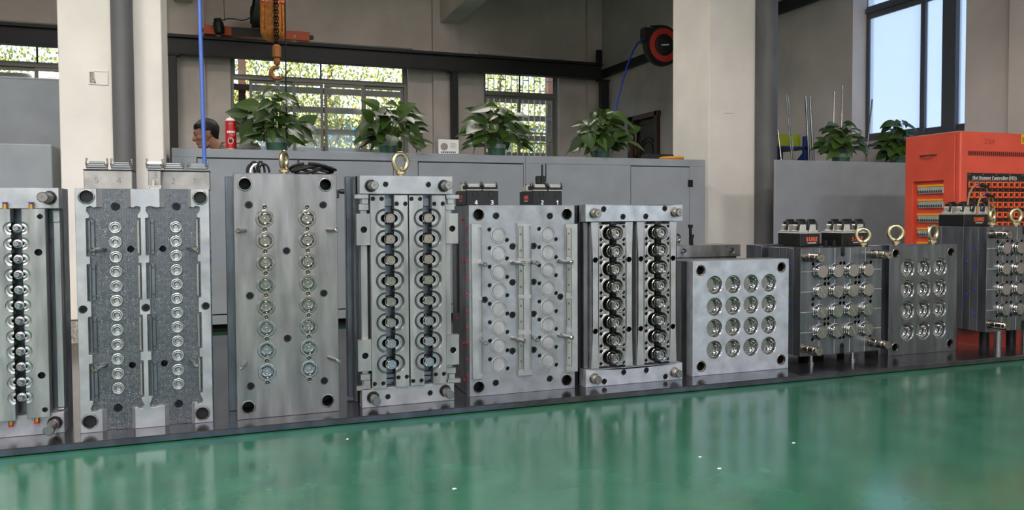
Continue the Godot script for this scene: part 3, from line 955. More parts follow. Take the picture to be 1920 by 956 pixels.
func slider_mold_sixteen() -> void:
	var t := thing("slider_mold", "steel mould with four upright slider bars round sixteen shiny cores, gold lifting eye", "mold", Vector3(0.543, H, -3.340), "moulds on the bed plate")
	var W := 0.407
	for k in 2:
		var y0 := 0.0 if k == 0 else 0.911
		var y1 := 0.081 if k == 0 else 0.990
		var pins := [[0.0475, 0.042 if k == 0 else 0.945], [0.366, 0.045 if k == 0 else 0.947]]
		var bl := [[0.111, 0.039 if k == 0 else 0.952], [0.298, 0.040 if k == 0 else 0.952]]
		var hs := bholes(pins, 0.0265, 0.05)
		hs.append_array(bholes(bl, 0.0118))
		part(t, "end_bar", MB.new().plate(rect(0, y0, W, y1), hs, 0.10).mesh(), M.bright)
		bolts(t, bl, 0.0116)
		for p in pins:
			part(t, "bushing_ring", lathe_mesh("ring4", v2([0.0264, -0.04, 0.0264, -0.003, 0.0205, -0.003, 0.0205, -0.05, 0, -0.05]), 24), M.pin_dark, Vector3(p[0], p[1], 0))
			part(t, "guide_pin", guide_pin(0.0185, 0.132, 3), M.pin, Vector3(p[0], p[1], -0.045))
	part(t, "base_plate", bx(0.0, 0.0, -0.12, W, 0.99, -0.06, 0.002), M.grey_steel)
	part(t, "clamp_plate", bx(-0.012, 0.0, -0.17, W - 0.002, 0.988, -0.121, 0.002), M.dark_steel)
	part(t, "backing_plate", bx(-0.033, 0.012, -0.22, W - 0.004, 0.992, -0.171, 0.002), M.grey_steel)
	# side rails, gib blocks, stepped end keys
	for s in 2:
		part(t, "side_rail", bx(0.004 if s == 0 else W - 0.034, 0.085, -0.06, 0.034 if s == 0 else W - 0.004, 0.905, -0.022, 0.002), M.steel)
		for k in 2:
			var x0: float = -0.016 if s == 0 else 0.371
			var y0: float = 0.694 if k == 0 else 0.158
			part(t, "gib_block", MB.new().plate(rect(x0, y0, x0 + 0.058, y0 + 0.134), [hole(x0 + 0.031, y0 + 0.066, 0.0135, 0.03)], 0.035, 0.001).mesh(), M.steel, Vector3(0, 0, 0.006))
			part(t, "hole_shade", lathe_mesh("dk135", v2([0.0128, -0.001, 0.0128, -0.025, 0, -0.025]), 18), M.bore, Vector3(x0 + 0.031, y0 + 0.066, 0.006))
			var yk: float = 0.855 if k == 0 else 0.085
			var key := MB.new()
			var sx := -1.0 if s == 0 else 1.0
			var cx := 0.02 if s == 0 else W - 0.012
			key.box(Vector3(cx + sx * 0.012, yk + (0.045 if k == 0 else 0.0), -0.015), Vector3(0.06, 0.018, 0.03), 0.001)
			key.box(Vector3(cx + 0.004, yk + (0.025 if k == 0 else 0.02), -0.02), Vector3(0.028, 0.022, 0.025), 0.001)
			key.box(Vector3(cx + sx * 0.002, yk + (0.0 if k == 0 else 0.045), -0.02), Vector3(0.042, 0.026, 0.02), 0.001)
			part(t, "stepped_key", key.mesh(), M.steel)
	var ys := []
	for k in 8:
		ys.append(0.183 + 0.0892 * k)
	var bars := [[0.042, 0.104, 0.104, 0.087], [0.144, 0.2035, 0.144, 0.082], [0.2085, 0.270, 0.270, 0.081], [0.3095, 0.370, 0.3095, 0.081]]
	for i in 4:
		var a: float = bars[i][0]
		var b: float = bars[i][1]
		var c: float = bars[i][2]
		var o := PackedVector2Array()
		if i % 2 == 0:
			o.append_array([Vector2(a, 0.082), Vector2(b, 0.078)])
			for y in ys:
				o.append_array(circle(Vector2(c, y), 0.0405, -PI / 2, -PI * 1.5, 18))
			o.append_array([Vector2(b, 0.905), Vector2(a, 0.905)])
		else:
			o.append_array([Vector2(b, 0.906), Vector2(a, 0.906)])
			for k in 8:
				o.append_array(circle(Vector2(c, ys[7 - k]), 0.0405, PI / 2, -PI / 2, 18))
			o.append_array([Vector2(a, 0.081), Vector2(b, 0.078)])
		var yo := 0.0 if i % 2 == 0 else -0.021
		var bl := [[a + 0.011, 0.890 + yo], [a + 0.049, 0.890 + yo], [a + 0.011, 0.101 - yo], [a + 0.048, 0.101 - yo]]
		var bar := part(t, "slider_bar", MB.new().plate(o, bholes(bl, 0.0094, 0.011), 0.05, 0.0012).mesh(), M.steel, Vector3(0, 0, 0.012))
		bolts(bar, bl, 0.0092)
		var s := i % 2
		var half := lathe_mesh("half4%d" % s, v2([0.0405, 0.0, 0.0395, -0.001, 0.0315, -0.012, 0.0305, -0.012, 0.0298, -0.006, 0.0245, -0.006, 0.0235, -0.010, 0.0172, -0.010]), 16, false, PI / 2 if s == 0 else -PI / 2, PI * 1.5 if s == 0 else PI / 2)
		for y in ys:
			part(bar, "cavity_half", half, M.insert, Vector3(c, y, 0))
			part(bar, "core_bore_shade", lathe_mesh("hb4%d" % s, v2([0.0172, -0.010, 0.0172, -0.035, 0, -0.035]), 14, false, PI / 2 if s == 0 else -PI / 2, PI * 1.5 if s == 0 else PI / 2), M.bore, Vector3(c, y, 0))
	for c in 2:
		for k in 8:
			var core := part(t, "core", lathe_mesh("core4", v2([0.026, -0.055, 0.026, -0.022, 0.0225, -0.018, 0.0225, 0.002, 0.0195, 0.005, 0.0205, 0.009, 0.0195, 0.013, 0.0205, 0.017, 0.0205, 0.026, 0.0190, 0.029, 0.0145, 0.029, 0.0135, 0.027, 0.0042, 0.027, 0.0035, 0.023, 0, 0.023]), 24), M.polished, Vector3(0.124 + 0.1655 * c, ys[k], 0))
			core.rotation.z = 0.3 * k
		part(t, "gap_liner", bx(0.106 + 0.1655 * c, 0.085, -0.062, 0.142 + 0.1655 * c, 0.905, -0.052), M.grey_steel)
		for y in [0.105, 0.125]:
			part(t, "gap_block", bx(0.106 + 0.1655 * c, y - 0.008, -0.06, 0.142 + 0.1655 * c, y + 0.008, -0.02, 0.001), M.grey_steel)
		part(t, "gap_block", bx(0.106 + 0.1655 * c, 0.86, -0.06, 0.142 + 0.1655 * c, 0.895, -0.03, 0.001), M.grey_steel)
	eye_ring(t, Vector3(0.186, 0.990, -0.05), 0.35, 1.0)

func disc_mold() -> void:
	var t := thing("disc_mold", "pale steel mould with flat discs, slanted pins, and red plugs down its left flank", "mold", Vector3(1.031, H, -3.368), "moulds on the bed plate")
	var W := 0.519
	var T := 0.864
	var cav := []
	var sb := []
	for c in 2:
		for k in 8:
			var x := 0.140 + 0.2425 * c
			var y := 0.1395 + 0.0841 * k
			cav.append([x, y])
			sb.append([x - 0.043, y + 0.025])
			sb.append([x + 0.0415, y - 0.0235])
	var bl := [[0.130, 0.815], [0.394, 0.813], [0.209, 0.675], [0.312, 0.675], [0.208, 0.510], [0.311, 0.509], [0.073, 0.436], [0.446, 0.435], [0.207, 0.361], [0.311, 0.361], [0.206, 0.195], [0.310, 0.194], [0.124, 0.054], [0.391, 0.052]]
	var bush := [[0.046, 0.822], [0.479, 0.822], [0.042, 0.043], [0.476, 0.041]]
	var hs := bholes(cav, 0.0375, 0.006)
	hs.append_array(bholes(sb, 0.0096, 0.011))
	hs.append_array(bholes(bl, 0.0155))
	hs.append_array(bholes(bush, 0.0285, 0.07))
	var o := PackedVector2Array([Vector2(0, 0), Vector2(W, 0), Vector2(W, T), Vector2(0, T)])
	part(t, "front_plate", MB.new().plate(o, hs, 0.055, 0.0012).mesh(), M.mid_silver)
	bolts(t, bl, 0.0152)
	bolts(t, sb, 0.0094)
	var ins := lathe_mesh("cav5", v2([0.0374, -0.004, 0.0374, 0.0008, 0.0360, 0.0020, 0.0332, 0.0018, 0.0318, -0.0035, 0.0292, -0.0035, 0.0284, 0.0010, 0.0262, 0.0010, 0.0250, -0.0012, 0.0020, -0.0010, 0.0014, -0.002, 0, -0.002]), 32)
	for p in cav:
		part(t, "cavity_disc", ins, M.disc, Vector3(p[0], p[1], 0))
	for p in bush:
		part(t, "guide_bushing", bushing(0.0284, 0.80, 0.065), M.pin, Vector3(p[0], p[1], 0))
		bore_in(t, Vector3(p[0], p[1], -0.014), 0.0224, 0.04)
	# slide-lock bars: left, centre and right, each with raised guide strips
	part(t, "lock_bar", MB.new().plate(PackedVector2Array([Vector2(0.010, 0.082), Vector2(0.050, 0.082), Vector2(0.056, 0.090), Vector2(0.056, 0.775), Vector2(0.050, 0.780), Vector2(0.008, 0.780)]), [{"poly": rect(0.041, 0.622, 0.053, 0.762), "d": 0.008}, {"poly": rect(0.041, 0.455, 0.053, 0.600), "d": 0.008}, {"poly": rect(0.041, 0.290, 0.053, 0.438), "d": 0.008}, {"poly": rect(0.041, 0.105, 0.053, 0.272), "d": 0.008}], 0.016, 0.001).mesh(), M.bright, Vector3(0, 0, 0.0165))
	part(t, "lock_bar", MB.new().plate(rect(0.227, 0.081, 0.295, 0.781), [{"poly": rect(0.230, 0.622, 0.256, 0.766), "d": 0.007}, {"poly": rect(0.230, 0.450, 0.256, 0.600), "d": 0.007}, {"poly": rect(0.230, 0.290, 0.256, 0.436), "d": 0.007}, {"poly": rect(0.230, 0.100, 0.256, 0.270), "d": 0.007}, {"poly": rect(0.283, 0.622, 0.291, 0.766), "d": 0.007}, {"poly": rect(0.283, 0.455, 0.291, 0.600), "d": 0.007}, {"poly": rect(0.283, 0.290, 0.291, 0.436), "d": 0.007}, {"poly": rect(0.283, 0.105, 0.291, 0.270), "d": 0.007}], 0.014, 0.001).mesh(), M.bright, Vector3(0, 0, 0.0145))
	part(t, "lock_bar", MB.new().plate(rect(0.468, 0.080, 0.528, 0.776), [{"poly": rect(0.471, 0.606, 0.497, 0.756), "d": 0.007}, {"poly": rect(0.471, 0.440, 0.497, 0.590), "d": 0.007}, {"poly": rect(0.471, 0.280, 0.497, 0.425), "d": 0.007}, {"poly": rect(0.471, 0.100, 0.497, 0.265), "d": 0.007}], 0.014, 0.001).mesh(), M.bright, Vector3(0, 0, 0.0145))
	for k in 4:
		for c in 2:
			var y0: float = [0.612, 0.445, 0.285, 0.102][k]
			var x: float = 0.243 if c == 0 else 0.484
			var strip := part(t, "wear_strip", bx(x - 0.0115, y0 + 0.012, 0.0075, x + 0.0115, y0 + 0.146, 0.0125, 0.001), M.steel)
			for y in [y0 + 0.045, y0 + 0.118]:
				part(strip, "strip_screw", bolt_mesh(0.0062), M.bolt, Vector3(x, y, 0.0145))
	for y in [0.602, 0.256]:
		for p in [[0.061, -0.18], [0.205, 0.2], [0.307, -0.18], [0.437, 0.24]]:
			var d := Vector3(p[1], -0.02, 1).normalized()
			part(t, "angle_pin", angle_pin(0.0102, 0.105), M.polished, Vector3(p[0], y, 0), Basis(Vector3(d.z, 0, -d.x).normalized(), Vector3.UP, d).orthonormalized())
	# plates behind, with cooling plugs on the flank
	part(t, "second_plate", MB.new().box(Vector3(W / 2, T / 2, -0.135), Vector3(W - 0.002, T - 0.002, 0.158), 0.002).mesh(), M.dark_steel)
	part(t, "clamp_plate", bx(0.004, 0.0, -0.29, W - 0.004, T - 0.002, -0.216, 0.002), M.grey_steel)
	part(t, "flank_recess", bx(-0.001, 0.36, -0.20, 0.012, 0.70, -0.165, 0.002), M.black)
	for k in 10:
		plug(t, Vector3(0.0, 0.09 + k * 0.0745, -0.035), M.red_plug, -1)
	for y in [0.80, 0.61, 0.23, 0.06]:
		plug(t, Vector3(0.0, y, -0.09), M.red_plug, -1)
	plug(t, Vector3(0.0, 0.57, -0.20), M.red_plug, -1)
	plug(t, Vector3(0.0, 0.33, -0.20), M.red_plug, -1)
	for k in 2:
		var x0: float = 0.016 if k == 0 else 0.345
		var x1: float = x0 + (0.155 if k == 0 else 0.148)
		var box := part(t, "terminal_box", bx(x0, T, -0.27, x1, T + 0.068, -0.085, 0.003), M.black_box)
		for i in 2:
			var cx := x0 + 0.042 + 0.078 * i
			var sock := MB.new()
			sock.plate(PackedVector2Array([Vector2(-0.013, 0.028), Vector2(-0.013, 0.008), Vector2(0, -0.004), Vector2(0.013, 0.008), Vector2(0.013, 0.028)]), [{"poly": PackedVector2Array([Vector2(-0.011, 0.026), Vector2(-0.011, 0.009), Vector2(0, -0.001), Vector2(0.011, 0.009), Vector2(0.011, 0.026)]), "d": 0.004}], 0.005, 0.0006)
			part(box, "cable_notch", sock.mesh(), M.black, Vector3(cx, T + 0.036, -0.0835))
			latch(t, Vector3(cx, T + 0.068, -0.115), 0.07)
			letters(box, "number", ["4", "3", "2", "1"][k * 2 + i], 0.020, Vector3(cx + 0.004, T + 0.013, -0.0845), M.white_print)
		latch(t, Vector3(x0 + 0.018, T + 0.068, -0.21), 0.06, Basis(Vector3.UP, PI / 2))
		letters(box, "lettering", "SURE", 0.018, Vector3(x0 - 0.0003, T + 0.038, -0.178), M.orange_print, Basis(Vector3.UP, -PI / 2))
		part(box, "print_line", bx(x0 - 0.0006, T + 0.020, -0.20, x0, T + 0.0225, -0.156), M.white_print)
	var cable := MB.new()
	cable.box(Vector3(0.438, T + 0.125, -0.22), Vector3(0.048, 0.04, 0.03), 0.004)
	cable.box(Vector3(0.438, T + 0.10, -0.20), Vector3(0.034, 0.02, 0.03), 0.003)
	cable.tube([Vector3(0.438, T + 0.10, -0.2), Vector3(0.438, T + 0.20, -0.2)], 0.0052, 8)
	part(t, "cable_plug", cable.mesh(), M.black)

func scallop_mold() -> void:
	var t := thing("insert_mold", "steel mould with two columns of scalloped square inserts, each round a shiny barrel core", "mold", Vector3(1.600, H, -3.352), "moulds on the bed plate")
	var W := 0.528
	for k in 2:
		var y0 := 0.0 if k == 0 else 0.785
		var y1 := 0.082 if k == 0 else 0.866
		var pins := [[0.044, 0.824 if k else 0.040], [0.483, 0.827 if k else 0.037]]
		var bl := [[0.095, 0.844], [0.198, 0.807], [0.322, 0.808], [0.427, 0.846]] if k else [[0.098, 0.021], [0.202, 0.058], [0.326, 0.058], [0.433, 0.019]]
		var hs := bholes(pins, 0.0255, 0.05)
		hs.append_array(bholes(bl, 0.0142))
		part(t, "end_bar", MB.new().plate(rect(0, y0, W, y1), hs, 0.09).mesh(), M.silver)
		bolts(t, bl, 0.014)
		for p in pins:
			part(t, "bushing_ring", lathe_mesh("ring6", v2([0.0254, -0.04, 0.0254, 0.001, 0.0205, 0.001, 0.0205, -0.05, 0, -0.05]), 24), M.pin, Vector3(p[0], p[1], 0))
			part(t, "guide_pin", guide_pin(0.0200, 0.092, 2), M.pin, Vector3(p[0], p[1], -0.045))
	part(t, "base_plate", bx(0.0, 0.0, -0.14, W, 0.864, -0.07, 0.002), M.dark_steel)
	part(t, "clamp_plate", bx(-0.004, 0.0, -0.24, W + 0.002, 0.862, -0.141, 0.002), M.grey_steel)
	part(t, "side_rail", bx(0.002, 0.084, -0.07, 0.026, 0.782, -0.03, 0.002), M.grey_steel)
	var ys := []
	for k in 8:
		ys.append(0.136 + 0.0848 * k)
	for c in 2:
		var X := 0.2445 * c
		var g0 := 0.123 + X
		var g1 := 0.164 + X
		for s in 2:
			var a: float = (0.031 if s == 0 else g1) + (X if s == 0 else 0.0)
			var b: float = g0 if s == 0 else 0.2545 + X
			var ix: float = 0.072 + X if s == 0 else 0.213 + X      # outer edge of the inset inserts
			# holder bar with a slot for the insert tiles
			var ho := rect(a, 0.085, ix, 0.783) if s == 0 else rect(ix, 0.085, b, 0.783)
			var hp := [[a + 0.023, 0.603], [a + 0.023, 0.263]] if s == 0 else [[b - 0.021, 0.602], [b - 0.021, 0.264]]
			var bar := part(t, "holder_bar", MB.new().plate(ho, bholes(hp, 0.0134, 0.03), 0.06, 0.001).mesh(), M.bright, Vector3(0, 0, -0.006))
			for p in hp:
				part(bar, "hole_shade", lathe_mesh("dk134", v2([0.0127, -0.001, 0.0127, -0.029, 0, -0.029]), 18), M.bore, Vector3(p[0], p[1], 0))
			for k in 8:
				var y: float = ys[k]
				var o := PackedVector2Array()
				var e: float = g0 if s == 0 else g1
				var y0 := y - 0.0418
				var y1 := y + 0.0418
				if s == 0:
					o.append_array([Vector2(ix, y0), Vector2(e, y0)])
					o.append_array(circle(Vector2(e, y), 0.0335, -PI / 2, -PI * 1.5, 16))
					o.append_array([Vector2(e, y1), Vector2(ix, y1)])
				else:
					o.append_array([Vector2(ix, y1), Vector2(e, y1)])
					o.append_array(circle(Vector2(e, y), 0.0335, PI / 2, -PI / 2, 16))
					o.append_array([Vector2(e, y0), Vector2(ix, y0)])
				var bxx := ix + (0.0105 if s == 0 else -0.0105)
				var tb := [[bxx, y + 0.0295], [bxx, y - 0.0295]]
				var tile := part(t, "insert_tile", MB.new().plate(o, bholes(tb, 0.0092, 0.009), 0.05, 0.001).mesh(), M.bright, Vector3(0, 0, -0.004))
				bolts(tile, tb, 0.009)
				part(tile, "collar_half", lathe_mesh("half6%d" % s, v2([0.0440, 0.0, 0.0440, 0.0035, 0.0425, 0.0045, 0.0375, 0.0045, 0.0365, 0.003, 0.0345, 0.003]), 16, false, PI / 2 if s == 0 else -PI / 2, PI * 1.5 if s == 0 else PI / 2), M.insert, Vector3(e, y, 0))
				part(tile, "core_bore_shade", lathe_mesh("hb6%d" % s, v2([0.0345, 0.003, 0.0345, -0.045, 0, -0.045]), 16, false, PI / 2 if s == 0 else -PI / 2, PI * 1.5 if s == 0 else PI / 2), M.bore, Vector3(e, y, 0))
		for y in ys:
			var core := part(t, "core", lathe_mesh("core6", v2([0.0290, -0.07, 0.0290, 0.002, 0.0265, 0.004, 0.0265, 0.022, 0.0250, 0.024, 0.0250, 0.030, 0.0262, 0.032, 0.0262, 0.046, 0.0250, 0.049, 0.0225, 0.049, 0.0200, 0.038, 0.0150, 0.037, 0.0140, 0.041, 0.0100, 0.041, 0.0085, 0.034, 0.0040, 0.034, 0.0030, 0.037, 0, 0.037]), 26), M.polished, Vector3(0.1395 + X, y, -0.004))
			core.rotation.z = y * 9.0
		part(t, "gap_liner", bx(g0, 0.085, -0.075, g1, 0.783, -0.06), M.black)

func cup_mold(called: String, label: String, at: Vector3, W: float, T: float, cols: Array, rows: Array, R: float, bush: Array, m: Material, thick: float) -> Node3D:
	var t := thing(called, label, "mold", at, "moulds on the bed plate")
	var cav := []
	for x in cols:
		for y in rows:
			cav.append([x, y])
	var hs := bholes(cav, R, 0.04)
	hs.append_array(bholes(bush, 0.0285, 0.05))
	part(t, "front_plate", MB.new().plate(rect(0, 0, W, T), hs, thick).mesh(), m)
	var ins := lathe_mesh("cup%.4f" % R, v2([R * 0.998, -0.001, R * 0.93, -0.003, R * 0.90, -0.006, R * 0.84, -0.006, R * 0.80, -0.014, R * 0.74, -0.015, R * 0.72, -0.024, R * 0.64, -0.026, R * 0.60, -0.036, 0, -0.036]), 36)
	for p in cav:
		part(t, "cavity_cup", ins, M.polished, Vector3(p[0], p[1], 0))
	for p in bush:
		part(t, "guide_bushing", lathe_mesh("bush7", v2([0.0284, -0.004, 0.0284, 0.0, 0.027, 0.0008, 0.0250, 0.0008, 0.0245, -0.006, 0.0222, -0.006, 0.0215, -0.010]), 28), M.pin, Vector3(p[0], p[1], 0))
		bore_in(t, Vector3(p[0], p[1], -0.003), 0.0216, 0.04)
	return t

func core_mold(called: String, label: String, at: Vector3, W: float, T: float, cols: Array, rows: Array, pins: Array, seams: Array, all_four: bool) -> Node3D:
	# cores stand proud of a plate scored with parting grooves
	var t := thing(called, label, "mold", at, "moulds on the bed plate")
	var R := 0.0455
	var hs := []
	var marks := []
	for i in cols.size():
		for j in rows.size():
			hs.append(hole(cols[i], rows[j], 0.0335, 0.02))
			var ds := [[-1, 1], [1, -1]] if (i + j) % 2 else [[1, 1], [-1, -1]]
			if all_four:
				ds = [[-1, 1], [1, -1], [1, 1], [-1, -1]]
			for d in ds:
				marks.append([cols[i] + d[0] * 0.0405, rows[j] + d[1] * 0.0395])
	hs.append_array(bholes(marks, 0.0100, 0.02))
	hs.append_array(bholes(pins, 0.0305, 0.03))
	var mx: float = W * 0.5
	if cols.size() == 4:
		mx = (cols[1] + cols[2]) * 0.5
	else:
		mx = cols[1]
	part(t, "front_plate", MB.new().plate(rect(0, 0, W, T), hs, 0.056, 0.0012).mesh(), M.grey_steel)
	var groove := MB.new()
	for x in cols:
		groove.box(Vector3(x, T / 2, 0.0002), Vector3(0.0042, T - 0.004, 0.0012), 0.0004)
	for y in rows:
		groove.box(Vector3(W / 2, y, 0.0002), Vector3(W - 0.004, 0.0042, 0.0013), 0.0004)
	part(t, "parting_line", groove.mesh(), M.disc)
	for p in marks:
		part(t, "hole_shade", lathe_mesh("dk85", v2([0.0093, -0.0008, 0.0093, -0.019, 0, -0.019]), 14), M.bore, Vector3(p[0], p[1], 0))
	if not cache.has("core8"):
		var b := MB.new()
		b.lathe(v2([0.0440, -0.002, 0.0440, 0.004, 0.0425, 0.006, 0.0390, 0.007, 0.0380, 0.016, 0.0365, 0.018, 0.0365, 0.026, 0.0340, 0.0285, 0.0, 0.0285]), 34)
		cache["core8"] = b.mesh()
		var s := MB.new()
		s.box(Vector3(0, 0, 0.0288), Vector3(0.0028, 0.066, 0.0012), 0.0004)
		cache["core8line"] = s.mesh()
	for x in cols:
		for y in rows:
			var core := part(t, "core", cache["core8"], M.polished, Vector3(x, y, 0))
			var ln := part(core, "split_line", cache["core8line"], M.bright)
			ln.rotation.z = 0.55
	for p in pins:
		part(t, "bushing_ring", lathe_mesh("ring8", v2([0.0304, -0.02, 0.0304, 0.002, 0.026, 0.002, 0.026, -0.03, 0, -0.03]), 24), M.pin, Vector3(p[0], p[1], 0))
		part(t, "guide_pin", guide_pin(0.0245, 0.135, 3), M.pin, Vector3(p[0], p[1], -0.025))
	# latch screw slots at top and bottom: flat patches, recess shade as dark colour
	for k in 2:
		var y := T - 0.038 if k == 0 else 0.045
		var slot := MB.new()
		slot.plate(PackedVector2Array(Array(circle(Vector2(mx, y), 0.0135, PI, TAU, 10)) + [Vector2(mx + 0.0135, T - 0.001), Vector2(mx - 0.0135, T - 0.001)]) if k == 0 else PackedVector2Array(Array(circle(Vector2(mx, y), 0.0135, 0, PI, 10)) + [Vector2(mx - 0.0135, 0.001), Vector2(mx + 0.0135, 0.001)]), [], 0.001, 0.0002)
		part(t, "slot_shade", slot.mesh(), M.bore, Vector3(0, 0, 0.0012))
		part(t, "bolt", bolt_mesh(0.0105), M.bolt, Vector3(mx, y, 0.006))
	# plates behind, a hair apart
	for i in seams.size() - 1:
		var z0: float = seams[i] - 0.0015
		var z1: float = seams[i + 1]
		part(t, "plate", bx(0.0015 if i % 2 else 0.0, 0.0, z1, W - 0.002, T - 0.001, z0, 0.0015), M.grey_steel if i % 2 else M.dark_steel)
	return t

func terminal(t: Node3D, x0: float, x1: float, z0: float, z1: float, T: float, n: int, words_front: bool) -> void:
	# black terminal box printed with the maker's word, plug sockets on its lid
	var box := part(t, "terminal_box", bx(x0, T, z0, x1, T + 0.072, z1, 0.003), M.black_box)
	part(box, "lid", bx(x0 - 0.001, T + 0.072, z0 - 0.001, x1 + 0.001, T + 0.079, z1 + 0.001, 0.002), M.conn)
	var nz := 2
	for i in n:
		for j in nz:
			var p := Vector3(lerpf(x0, x1, (i + 0.5) / n), T + 0.079, lerpf(z0, z1, (j + 0.5) / nz))
			if not cache.has("hood"):
				var b := MB.new()
				b.box(Vector3(0, 0.004, 0), Vector3(0.046, 0.008, 0.060), 0.002)
				b.box(Vector3(0, 0.017, 0), Vector3(0.038, 0.026, 0.050), 0.004)
				cache["hood"] = b.mesh()
				var c := MB.new()
				c.tube([Vector3(-0.021, 0.010, 0.018), Vector3(-0.021, 0.030, 0.022), Vector3(-0.018, 0.044, 0.012), Vector3(0.018, 0.044, 0.012), Vector3(0.021, 0.030, 0.022), Vector3(0.021, 0.010, 0.018)], 0.0055, 8)
				c.box(Vector3(0, 0.036, 0.0), Vector3(0.030, 0.016, 0.040), 0.004)
				c.box(Vector3(0, 0.045, 0.012), Vector3(0.036, 0.010, 0.014), 0.004)
				cache["lever"] = c.mesh()
				cache["pivot"] = MB.new().lathe(v2([0.006, 0, 0.006, 0.006, 0.003, 0.008, 0, 0.008]), 10, Transform3D(Basis(Vector3.UP, PI / 2), Vector3(0.019, 0.016, 0.010))).lathe(v2([0.006, 0, 0.006, 0.006, 0.003, 0.008, 0, 0.008]), 10, Transform3D(Basis(Vector3.UP, -PI / 2), Vector3(-0.019, 0.016, 0.010))).mesh()
			var hd := part(t, "plug_socket", cache["hood"], M.conn, p, Basis.IDENTITY.scaled(Vector3(1.3, 1.5, 1.2)))
			part(hd, "locking_lever", cache["lever"], M.black)
			part(hd, "pivot_stud", cache["pivot"], M.polished)
	if words_front:
		letters(box, "lettering", "SURE", 0.024, Vector3(lerpf(x0, x1, 0.58), T + 0.040, z1 + 0.0005), M.orange_print)
		part(box, "print_line", bx(lerpf(x0, x1, 0.58) - 0.03, T + 0.018, z1, lerpf(x0, x1, 0.58) + 0.03, T + 0.0215, z1 + 0.0005), M.white_print)
	for i in 2:
		part(box, "cable_notch", bx(x0 - 0.0005, T + 0.035, lerpf(z0, z1, 0.2 + 0.5 * i), x0 + 0.002, T + 0.064, lerpf(z0, z1, 0.35 + 0.5 * i)), M.black)

